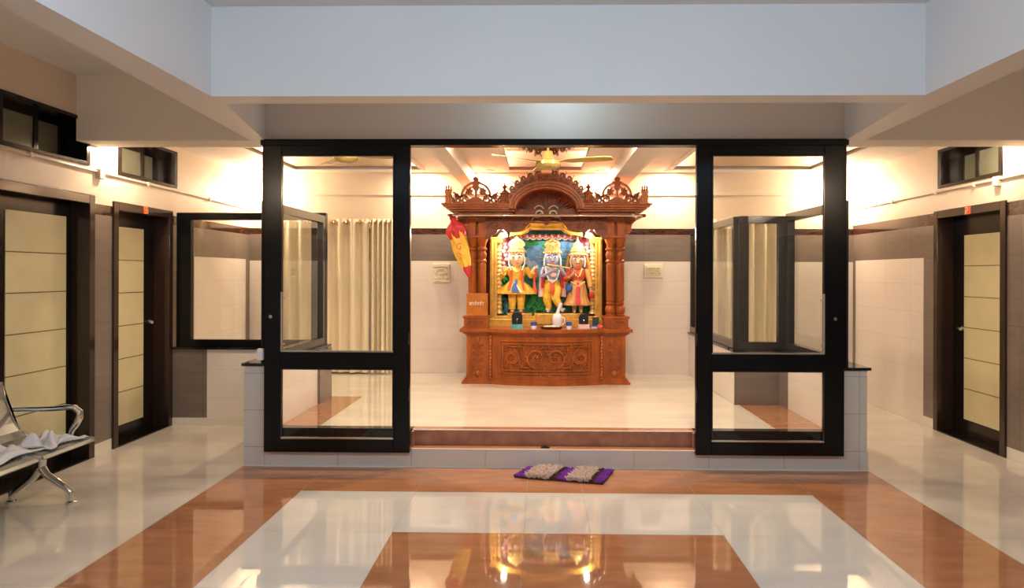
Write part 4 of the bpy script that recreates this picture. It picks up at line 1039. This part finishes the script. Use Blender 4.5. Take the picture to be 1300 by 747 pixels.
def statue_middle():
    x, y = .135, 8.93
    T = thing('painted_statue', (x, y, Z0), 'blue grey painted statue with crossed legs, middle of the three in the shrine', 'statue', 'painted statues in the shrine')
    body(T, x, y, M['bluegrey'], [((x-.10, y, 1.635), (x-.125, y-.05, 1.53), (x-.02, y-.125, 1.60), (.9, -.1, .4)), ((x+.10, y, 1.635), (x+.14, y-.05, 1.55), (x+.085, y-.12, 1.635), (-.7, -.2, .6))],
         [((x-.045, y, 1.40), (x-.055, y-.02, 1.25), (x-.03, y, 1.13), (x-.055, y-.06, 1.103)), ((x+.045, y, 1.40), (x+.04, y-.06, 1.26), (x+.095, y-.075, 1.15), (x+.115, y-.11, 1.105))])
    face(T, x-.004, y-.012, 1.765, M['bluegrey'], -.08); crown(T, x, y-.005, 1.815, 'round')
    T.scale = (1.12, 1.05, 1)
    skirt(T, 'dhoti', x, y, [(1.50, .073, .064), (1.46, .085, .076), (1.41, .098, .085), (1.37, .10, .088), (1.345, .088, .075)], M['yellow'], 12, .04)
    for pts in (((x-.045, y, 1.40), (x-.055, y-.02, 1.25), (x-.036, y-.002, 1.15)), ((x+.045, y-.01, 1.40), (x+.036, y-.062, 1.27), (x+.085, y-.074, 1.17))):
        b = MB(); P = [Vector(pts[0]).lerp(Vector(pts[1]), k/4) for k in range(5)] + [Vector(pts[1]).lerp(Vector(pts[2]), k/4) for k in range(1, 5)]
        b.tube(P, [.062, .060, .056, .052, .048, .044, .040, .036, .034], 14); b.build('dhoti_leg', M['yellow'], T, True)
    ribbon(T, 'front_pleat', [(x, y-.085, 1.49), (x-.005, y-.098, 1.42), (x-.002, y-.10, 1.36), (x, y-.095, 1.31)], [.05, .055, .05, .02], M['red_orange'])
    for s in (-1, 1):
        ribbon(T, 'pink_scarf', [(x+s*.095, y-.01, 1.66), (x+s*.12, y-.01, 1.58), (x+s*.125, y-.01, 1.48), (x+s*.125, y-.01, 1.38), (x+s*.125, y-.01, 1.29)], [.03, .04, .045, .05, .058], M['palepink'], .012)
        ribbon(T, 'red_scarf', [(x+s*.095, y-.035, 1.60), (x+s*.105, y-.045, 1.50), (x+s*.11, y-.045, 1.40)], [.02, .03, .03], M['red'], .012)
        garland(T, 'pearl_string', [(x+s*.068, y-.05, 1.82), (x+s*.088, y-.055, 1.75), (x+s*.09, y-.06, 1.68)], .011, M['pearl'])
    garland(T, 'long_garland', [(x-.075, y-.06, 1.66), (x-.07, y-.09, 1.58), (x-.04, y-.10, 1.50), (x, y-.105, 1.465), (x+.04, y-.10, 1.50), (x+.07, y-.09, 1.58), (x+.075, y-.06, 1.66)], .0105, M['pearl'])
    garland(T, 'necklace', [(x-.045, y-.07, 1.65), (x, y-.098, 1.60), (x+.045, y-.07, 1.65)], .013, M['gold_pale'])
    b = MB(); b.tube([(x-.06, y-.125, 1.685), (x+.06, y-.14, 1.665), (x+.19, y-.14, 1.64)], .009, 10); b.build('flute', M['gold_pale'], T, True)
    b = MB(); b.ball((x+.01, y-.11, 1.56), .03, 1.2, .6, 1); b.build('pink_flower', M['palepink'], T, True)
    b = MB()
    for k in range(14):
        a = math.radians(-20+220*k/13); p = [(x+.085*math.cos(a), 1.78+.085*math.sin(a)), (x+.15*math.cos(a), 1.78+.15*math.sin(a)), (x+.20*math.cos(a), 1.78+.18*math.sin(a))]
        b.stroke(p, [.005, .010, .002], .005, y+.06)
    b.build('ray_halo', M['silver'], T)
    skirt(T, 'waist_band', x, y, [(1.47, .079, .07), (1.485, .084, .075), (1.50, .079, .07)], M['gold_pale'], 1, 0)
    for p in ((x-.05, y-.05, 1.10), (x+.115, y-.10, 1.105)): b = MB(); b.tube([(p[0]-.022, p[1]+.03, p[2]+.035), (p[0]+.022, p[1]+.03, p[2]+.035)], .012, 8); b.build('anklet', M['gold_pale'], T, True)
statue_middle()
def statue_right():
    x, y = .445, 8.92
    T = thing('painted_statue', (x, y, Z0), 'painted female statue in a long gold striped skirt, rightmost of the three in the shrine', 'statue', 'painted statues in the shrine')
    body(T, x, y, M['brownskin'], [((x-.09, y, 1.61), (x-.13, y-.04, 1.50), (x-.06, y-.11, 1.565), (.5, -.3, .8)), ((x+.09, y, 1.61), (x+.135, y-.02, 1.48), (x+.145, y-.05, 1.36), (.05, -.3, -1))],
         [((x-.04, y, 1.36), (x-.04, y-.012, 1.23), (x-.035, y, 1.12), (x-.04, y-.07, 1.103)), ((x+.04, y, 1.36), (x+.04, y-.012, 1.23), (x+.035, y, 1.12), (x+.04, y-.07, 1.103))], hipz=1.42, shz=1.62, headz=1.735)
    face(T, x, y-.012, 1.742, M['brownskin'], .05); crown(T, x, y-.005, 1.79, 'tall')
    T.scale = (1.10, 1.05, 1)
    skirt(T, 'blouse', x, y, [(1.50, .074, .062), (1.55, .088, .075), (1.59, .096, .078), (1.625, .092, .06), (1.64, .05, .04)], M['red_orange'], 6, 0)
    skirt(T, 'long_skirt', x, y, [(1.48, .076, .066), (1.44, .088, .076), (1.38, .10, .085), (1.30, .112, .09), (1.23, .135, .10), (1.195, .158, .11), (1.185, .155, .108), (1.187, .13, .09)], M['brocade'], 22, .05, 110)
    b = MB(); b.tube([(x-.088, y-.005, 1.615), (x-.112, y-.02, 1.56), (x-.13, y-.04, 1.50), (x-.10, y-.075, 1.53)], [.036, .034, .031, .025], 12); b.build('sleeve', M['red_orange'], T, True)
    b = MB(); b.tube([(x+.088, y-.005, 1.615), (x+.115, y-.012, 1.55), (x+.135, y-.02, 1.48), (x+.142, y-.04, 1.41)], [.038, .036, .034, .030], 12); b.build('sleeve', M['brocade'], T, True)
    ribbon(T, 'veil', [(x-.085, y+.01, 1.84), (x-.105, y, 1.75), (x-.115, y, 1.65), (x-.13, y, 1.55), (x-.13, y, 1.45)], [.02, .04, .045, .04, .04], M['brocade'], .02); ribbon(T, 'veil', [(x+.085, y+.01, 1.84), (x+.105, y, 1.75), (x+.125, y, 1.65), (x+.15, y+.01, 1.5), (x+.155, y+.01, 1.38)], [.02, .04, .05, .05, .04], M['brocade'], .02)
    b = MB(); b.ball((x-.10, y-.075, 1.40), .045, .9, .6, 1.2); b.build('blue_pouch', M['blue'], T, True)
    b = MB(); b.ball((x+.148, y-.07, 1.315), .035, .8, .6, 1.3); b.build('red_pouch', M['red'], T, True)
    garland(T, 'necklace', [(x-.045, y-.06, 1.63), (x-.02, y-.085, 1.55), (x, y-.09, 1.535), (x+.02, y-.085, 1.55), (x+.045, y-.06, 1.63)], .0095, M['gold_pale'])
    garland(T, 'waist_chain', [(x-.075, y-.06, 1.475), (x-.03, y-.09, 1.44), (x, y-.095, 1.42), (x+.03, y-.09, 1.44), (x+.075, y-.06, 1.475)], .009, M['gold_pale'])
    for s in (-1, 1): garland(T, 'pearl_string', [(x+s*.07, y-.05, 1.80), (x+s*.083, y-.05, 1.73), (x+s*.075, y-.065, 1.66)], .009, M['pearl'])
    ribbon(T, 'skirt_panel', [(x, y-.082, 1.47), (x, y-.105, 1.38), (x, y-.118, 1.29), (x, y-.138, 1.20)], [.03, .04, .05, .06], M['red'], .004)
statue_right()

# ------------------------------------------------------------------ things on the shrine shelf
ZT = .926
def stand_frame(x, y, s, label, basemat, w=.145, h=.195):
    t = thing('picture_stand', (x, y, ZT), label, 'stand')
    b = MB(); b.box(x-w/2-.01, x+w/2+.01, y-.06, y+.06, ZT, ZT+.012); b.box(x-w/2, x+w/2, y-.05, y+.05, ZT+.012, ZT+.05); b.build('stand_base', M[basemat], t, bevel=.003)
    b = MB(); pts = [(x-w*.42, ZT+.05), (x-w*.44, ZT+h*.8), (x-w*.3, ZT+h*.98), (x, ZT+h*1.03), (x+w*.3, ZT+h*.98), (x+w*.44, ZT+h*.8), (x+w*.42, ZT+.05)]
    b.prism(pts, y+.0, y+.03); bk = b.build('back_board', M['black_plastic'], t, bevel=.004)
    b = MB(); b.stroke([(x-w*.30, ZT+.07), (x-w*.31, ZT+h*.74), (x, ZT+h*.88), (x+w*.31, ZT+h*.74), (x+w*.30, ZT+.07)], .008, .006, y); b.ball((x, y, ZT+h*.45), .028, .8, .4, 1.2); b.build('figure_relief', M['char'], bk)
    return t
stand_frame(-.285, 8.52, 1, 'small arched black stand with a green base, left on the shrine shelf', 'teal')
stand_frame(.50, 8.56, 1, 'small dark stand on a pale base, right of the jug on the shrine shelf', 'palepink', .13, .175)
def cup(x, y, label):
    t = thing('cup', (x, y, ZT), label, 'cup', 'cups on the shrine shelf')
    b = MB(); b.lathe([(0, ZT), (.028, ZT), (.032, ZT+.012), (.034, ZT+.04), (.033, ZT+.041), (0, ZT+.02)], x, y, 16); b.build('cup_foot', M['marble_pot'], t, True)
    b = MB(); b.lathe([(.034, ZT+.04), (.038, ZT+.082), (.034, ZT+.082), (.030, ZT+.045), (0, ZT+.044)], x, y, 16); b.build('cup_bowl', M['blue'], t, True)
cup(-.088, 8.45, 'small blue and white cup left of the tray on the shrine shelf'); cup(.322, 8.46, 'small blue and white cup right of the jug on the shrine shelf')
t = thing('offering_tray', (.118, 8.46, ZT), 'round dark tray of white offerings in the middle of the shrine shelf', 'tray')
b = MB(); b.lathe([(0, ZT), (.10, ZT), (.125, ZT+.012), (.135, ZT+.03), (.128, ZT+.031), (.115, ZT+.016), (0, ZT+.012)], .118, 8.46, 28, 1, .6); b.build('tray', M['wood_dark'], t, True)
rnd = random.Random(5); b = MB()
for k in range(60):
    a = rnd.uniform(0, 2*PI); r = .09*math.sqrt(rnd.random()); b.ball((.118+r*math.cos(a), 8.46+r*.6*math.sin(a), ZT+.02+rnd.uniform(0, .014)), rnd.uniform(.007, .012), 1.3, 1, .8, 7, 5)
o = b.build('white_petals', M['pearl'], t, True); o['kind'] = 'stuff'
t = thing('water_jug', (.19, 8.62, ZT), 'white ceramic jug with a tall slanted neck on the shrine shelf', 'jug')
b = MB(); b.lathe([(0, ZT), (.05, ZT), (.055, ZT+.015), (.058, ZT+.10), (.056, ZT+.145), (.040, ZT+.165), (.028, ZT+.172), (0, ZT+.172)], .19, 8.62, 20); b.build('jug_body', M['marble_pot'], t, True)
b = MB(); b.tube([(.19, 8.62, ZT+.16), (.20, 8.62, ZT+.20), (.215, 8.615, ZT+.25), (.235, 8.61, ZT+.30)], [.027, .020, .016, .019], 14); b.build('jug_neck', M['marble_pot'], t, True)
b = MB(); b.tube([(.243, 8.62, ZT+.13), (.275, 8.62, ZT+.12), (.28, 8.62, ZT+.07), (.248, 8.62, ZT+.04)], .008, 8); b.build('jug_handle', M['marble_pot'], t, True)
def book(x0, x1, y0, y1, z0, z1, mt, label):
    t = thing('book', ((x0+x1)/2, (y0+y1)/2, z0), label, 'book'); e = .004
    b = MB(); b.box(x0, x1, y0, y1, z0, z0+e); b.box(x0, x1, y0, y1, z1-e, z1); b.box(x0, x0+e, y0, y1, z0+e, z1-e); b.build('cover', M[mt], t)
    b = MB(); b.box(x0+e, x1-.006, y0+.005, y1-.005, z0+e, z1-e); b.build('pages', M['pearl'], t)
book(.585, .69, 8.55, 8.69, ZT, ZT+.028, 'blue', 'blue book lying at the right end of the shrine shelf')
t = thing('bangle_box', (.69, 8.50, ZT), 'small round red pot at the right end of the shrine shelf', 'pot')
b = MB(); b.lathe([(0, ZT), (.022, ZT), (.034, ZT+.02), (.034, ZT+.04), (.024, ZT+.052), (0, ZT+.05)], .69, 8.50, 16); b.build('pot', M['red_orange'], t, True)
b = MB(); b.lathe([(.025, ZT+.051), (.026, ZT+.058), (.008, ZT+.066), (.008, ZT+.074), (0, ZT+.075)], .69, 8.50, 16); b.build('lid', M['red'], t, True)
t = thing('incense_box', (.66, 8.75, ZT), 'dark green upright box behind the blue book on the shrine shelf', 'box')
b = MB(); b.box(.62, .695, 8.74, 8.79, ZT, ZT+.11); b.build('carton', pmat('dark_green_card', (.02, .06, .04), .5), t, bevel=.003)
b = MB(); b.box(.618, .697, 8.738, 8.792, ZT+.11, ZT+.122); b.build('box_lid', M['hair'], t, bevel=.003)

# wooden donation box on the left pedestal
t = thing('wooden_box', (-.76, 8.50, 1.072), 'light wooden box with white writing mounted on the left shrine columns', 'box')
b = MB(); b.box(-.885, -.635, 8.535, 8.60, 1.072, 1.325); bx_ = b.build('box_body', M['wood_light'], t, bevel=.006)
b = MB(); b.box(-.89, -.63, 8.53, 8.60, 1.325, 1.337); b.build('box_lid', M['wood_light'], t, bevel=.003)
b = MB(); z = 1.215; y = 8.5335
for x, kind in ((-.845, 0), (-.825, 1), (-.805, 0), (-.775, 2), (-.745, 1), (-.715, 2), (-.69, 0)):
    b.stroke([(x, z-.018), (x, z+.016)], .006, .002, y); b.stroke([(x-.011, z+.016), (x+.012, z+.016)], .006, .002, y)
    if kind: b.stroke(arc(x-.006, z, .009, .009, 80, 280, 6), .005, .002, y)
    if kind == 2: b.stroke(bez((x, z+.018), (x-.004, z+.03), (x+.008, z+.03), (x+.010, z+.024), 6), .005, .002, y)
b.build('white_writing', M['white_plastic'], bx_)

# furled red and yellow flag leaning on the left columns
t = thing('furled_flag', (-.83, 8.50, 1.50), 'furled red and yellow temple flag tilted against the left shrine column', 'flag')
A, B = Vector((-1.045, 8.47, 2.235)), Vector((-.86, 8.53, 1.56))
b = MB(); b.tube([A+(A-B)*.02, B], .010, 8); b.build('flag_pole', M['wood'], t, True)
def bundle(f0, f1, radii, mat, nm, seed):
    rnd = random.Random(seed); q = MB(); R = []; d = (B-A).normalized(); sx = Vector((0, 1, 0)).cross(d).normalized(); sy = d.cross(sx); n = 22
    for k, r in enumerate(radii):
        p = A.lerp(B, f0+(f1-f0)*k/(len(radii)-1)); R.append([p+(sx*math.cos(2*PI*i/n)+sy*.7*math.sin(2*PI*i/n))*r*(1+.20*math.sin(5*2*PI*i/n+k*.5)) for i in range(n)])
    q.loft(R); return q.build(nm, mat, t, True)
b = MB(); b.ball(A+(A-B)*.0+Vector((0, 0, -.01)), .036, 1, 1, 1.15, 14, 9); b.build('cloth_knot', M['red'], t, True)
bundle(.03, .36, [.022, .042, .078, .102, .106, .098, .085], M['red'], 'red_cloth', 1)
yl = bundle(.25, .86, [.080, .088, .088, .086, .080, .070, .052], M['yellow'], 'yellow_cloth', 2)
bundle(.82, 1.06, [.044, .040, .034, .020, .010], M['red'], 'cloth_tail', 3)
b = MB(); P = A.lerp(B, .52)
b.stroke([(P.x-.03+q[0], P.z+q[1]) for q in spiral(0.02, .0, .045, .012, 60, 1.0, 16)], .010, .004, P.y-.068); b.stroke([(P.x-.02, P.z-.07), (P.x+.03, P.z-.10)], .010, .004, P.y-.066)
b.build('red_emblem', M['red_orange'], yl)

# ------------------------------------------------------------------ steel bench
def build_bench():
    T = thing('steel_bench', (-3.4, 4.2, 0), 'perforated steel waiting bench with chrome arms along the left wall', 'bench')
    n, y1, W = 3, 5.03, .56
    prof = [(-3.79, .80), (-3.785, .77), (-3.765, .68), (-3.735, .60), (-3.70, .52), (-3.66, .46), (-3.60, .425), (-3.40, .405), (-3.28, .408), (-3.18, .420), (-3.135, .412), (-3.12, .395)]
    for k in range(n):
        a, c = y1-k*W-.015, y1-(k+1)*W+.015
        s = MB(); th = .006
        up = prof; lo = [(x+(.0 if i > 4 else .006), z-th) for i, (x, z) in enumerate(prof)]
        s.prism(up+lo[::-1], c, a); s.build('seat_shell', M['seat_steel'], T)
        h = MB()                                                # rows of perforation rims on seat and back
        for i in range(7):
            for j in range(10):
                yy = c+.05+(a-c-.1)*j/9; x = -3.47+.042*i; z = .4175-.010+.004*math.sin(i)*0
                zz = .418+(.405-.418)*max(0, min(1, (x+3.49)/.09)) if x < -3.40 else .405+(.003 if x < -3.28 else .003+.012*(x+3.28)/.10)
                h.lathe([(.011, zz-.001), (.011, zz+.0012), (.008, zz+.0012)], x, yy, 6)
        h.build('perforation', M['black_plastic'], T)['kind'] = 'stuff'
        for yy in (a, c): r = MB(); r.tube([(x, yy, z-.003) for x, z in prof], .009, 8); r.build('seat_rim', M['chrome'], T, True)
    b = MB(); b.box(-3.43, -3.35, y1-n*W+.05, y1-.04, .34, .38); b.build('support_beam', M['steel'], T, bevel=.005)
    for yy in (y1-.17, y1-n*W+.2):
        b = MB(); b.tube([(-3.60, yy, .05), (-3.56, yy, .09), (-3.46, yy, .17), (-3.40, yy, .25), (-3.39, yy, .36)], [.02, .024, .028, .03, .03], 10); b.tube([(-3.395, yy, .24), (-3.36, yy, .19), (-3.29, yy, .145), (-3.22, yy, .10), (-3.195, yy, .075)], [.03, .026, .024, .022, .02], 10)
        lg = b.build('leg', M['chrome'], T, True)
        for x in (-3.605, -3.19): b = MB(); b.lathe([(0, .0), (.032, 0), (.032, .012), (.018, .02), (.018, .075), (0, .08)], x, yy, 14); b.build('foot', M['chrome'], lg, True)
    for k in (0, n):
        yy = y1-k*W
        b = MB(); b.tube([(-3.735, yy, .60), (-3.65, yy, .605), (-3.55, yy, .607), (-3.42, yy, .612), (-3.33, yy, .622), (-3.28, yy, .618), (-3.245, yy, .59), (-3.245, yy, .55), (-3.27, yy, .50), (-3.30, yy, .46), (-3.315, yy, .415)], [.014, .016, .017, .019, .021, .023, .024, .023, .021, .018, .016], 10); b.build('armrest', M['chrome'], T, True)
    return T
build_bench()
def cloth(name, x0, x1, y0, y1, base, amp, seed, label):
    rnd = random.Random(seed); nx, ny = 22, 30; ph = [rnd.uniform(0, 6) for _ in range(8)]
    t = thing(name, ((x0+x1)/2, (y0+y1)/2, base), label, 'cloth', 'white cloths on the bench')
    def P(i, j):
        u, v = i/nx, j/ny; e = min(u, 1-u, v, 1-v)*6; e = min(1, e)
        h = abs(math.sin(7*u+4*v+ph[0])*.5+math.sin(13*u-5*v+ph[1])*.3+math.sin(9*v+ph[2]+3*u)*.4)*amp
        wob = .03*math.sin(8*v+ph[3])*(u-.5)*2; wob2 = .03*math.sin(7*u+ph[4])*(v-.5)*2
        return (x0+(x1-x0)*u+wob, y0+(y1-y0)*v+wob2, base+.006+h*(.25+.75*e))
    b = MB(); R = [[P(i, j) for i in range(nx+1)] for j in range(ny+1)]; R2 = [[(p[0], p[1], base+.002+(p[2]-base)*.25) for p in r] for r in R]
    b.loft(R, closed=False); b.loft(R2, closed=False)
    for a, c in ((R[0], R2[0]), (R[-1], R2[-1])):
        for k in range(nx): b.quad([a[k], a[k+1], c[k+1], c[k]])
    for k in range(ny):
        for i in (0, nx): b.quad([R[k][i], R[k+1][i], R2[k+1][i], R2[k][i]])
    return b.build('folds', M['cloth_white'], t, True)
cloth('crumpled_cloth', -3.42, -3.18, 4.62, 4.95, .424, .075, 4, 'crumpled white cloth at the far end of the steel bench')
cloth('crumpled_cloth', -3.50, -3.22, 3.95, 4.60, .424, .055, 9, 'long white cloth spread along the middle of the steel bench')

# ------------------------------------------------------------------ shaggy mat
def build_mat():
    T = thing('shaggy_mat', (.17, 5.6, 0), 'small purple, beige and brown striped shaggy mat lying before the step', 'mat')
    P00, P10, P11, P01 = Vector((-.205, 5.565, 0)), Vector((.462, 5.40, 0)), Vector((.575, 5.76, 0)), Vector((-.10, 5.825, 0))
    def at(u, v): return P00.lerp(P10, u).lerp(P01.lerp(P11, u), v)
    b = MB(); n = 16; up = Vector((0, 0, .014))
    R = [[at(k/n, 0), at(k/n, 1), at(k/n, 1)+up, at(k/n, 0)+up] for k in range(n+1)]; b.loft(R); b.build('mat_base', M['brown_pile'], T)
    stripes = [(0, .13, 'purple', .016, 650, .004), (.13, .40, 'beige_pile', .036, 1100, .0042), (.40, .47, 'brown_pile', .018, 380, .004), (.47, .60, 'purple', .017, 620, .004), (.60, .84, 'beige_pile', .032, 1000, .0042), (.84, .90, 'brown_pile', .018, 340, .004), (.90, 1.0, 'purple', .016, 560, .004)]
    rnd = random.Random(11)
    for u0, u1, mt, h, cnt, r in stripes:
        q = MB()
        for _ in range(cnt):
            u, v = rnd.uniform(u0, u1), rnd.random(); p = at(u, v)+up*.7; a = rnd.uniform(0, 2*PI); lean = rnd.uniform(.2, 1.0)*h; hh = h*rnd.uniform(.6, 1.1)
            tip = p+Vector((lean*math.cos(a), lean*math.sin(a)*.8, hh)); mid = p.lerp(tip, .5)+Vector((0, 0, hh*.18))
            if tip.y > 5.838: tip.y = 5.838
            q.tube([p, mid, tip], [r, r, r*.55], 4)
        o = q.build('pile_stripe', M[mt], T); o['kind'] = 'stuff'
build_mat()

# ------------------------------------------------------------------ world, camera, view
w = bpy.data.worlds.new('World'); S.world = w; w.use_nodes = True
w.node_tree.nodes['Background'].inputs[0].default_value = (.9, .8, .7, 1); w.node_tree.nodes['Background'].inputs[1].default_value = .05
cam = bpy.data.cameras.new('Camera'); co = bpy.data.objects.new('Camera', cam); COL.objects.link(co)
co.location = (0, 0, 1.57)
PSI, ROLL = .02, .003
rot = Matrix.Rotation(PSI, 4, 'Z') @ Matrix.Rotation(PI/2, 4, 'X') @ Matrix.Rotation(ROLL, 4, 'Z')
co.rotation_euler = rot.to_euler()
cam.sensor_fit = 'HORIZONTAL'; cam.sensor_width = 36; cam.lens = 919/1300*36
cam.shift_x = -(669-650)/1300; cam.shift_y = -(373.5-348)/1300
cam.clip_start = .05; cam.clip_end = 60
S.camera = co
S.view_settings.view_transform = 'Standard'; S.view_settings.look = 'None'; S.view_settings.gamma = 1; S.view_settings.exposure = 0
S.view_settings.use_curve_mapping = False
for o in S.objects:
    if '_w' in o.keys(): del o['_w']
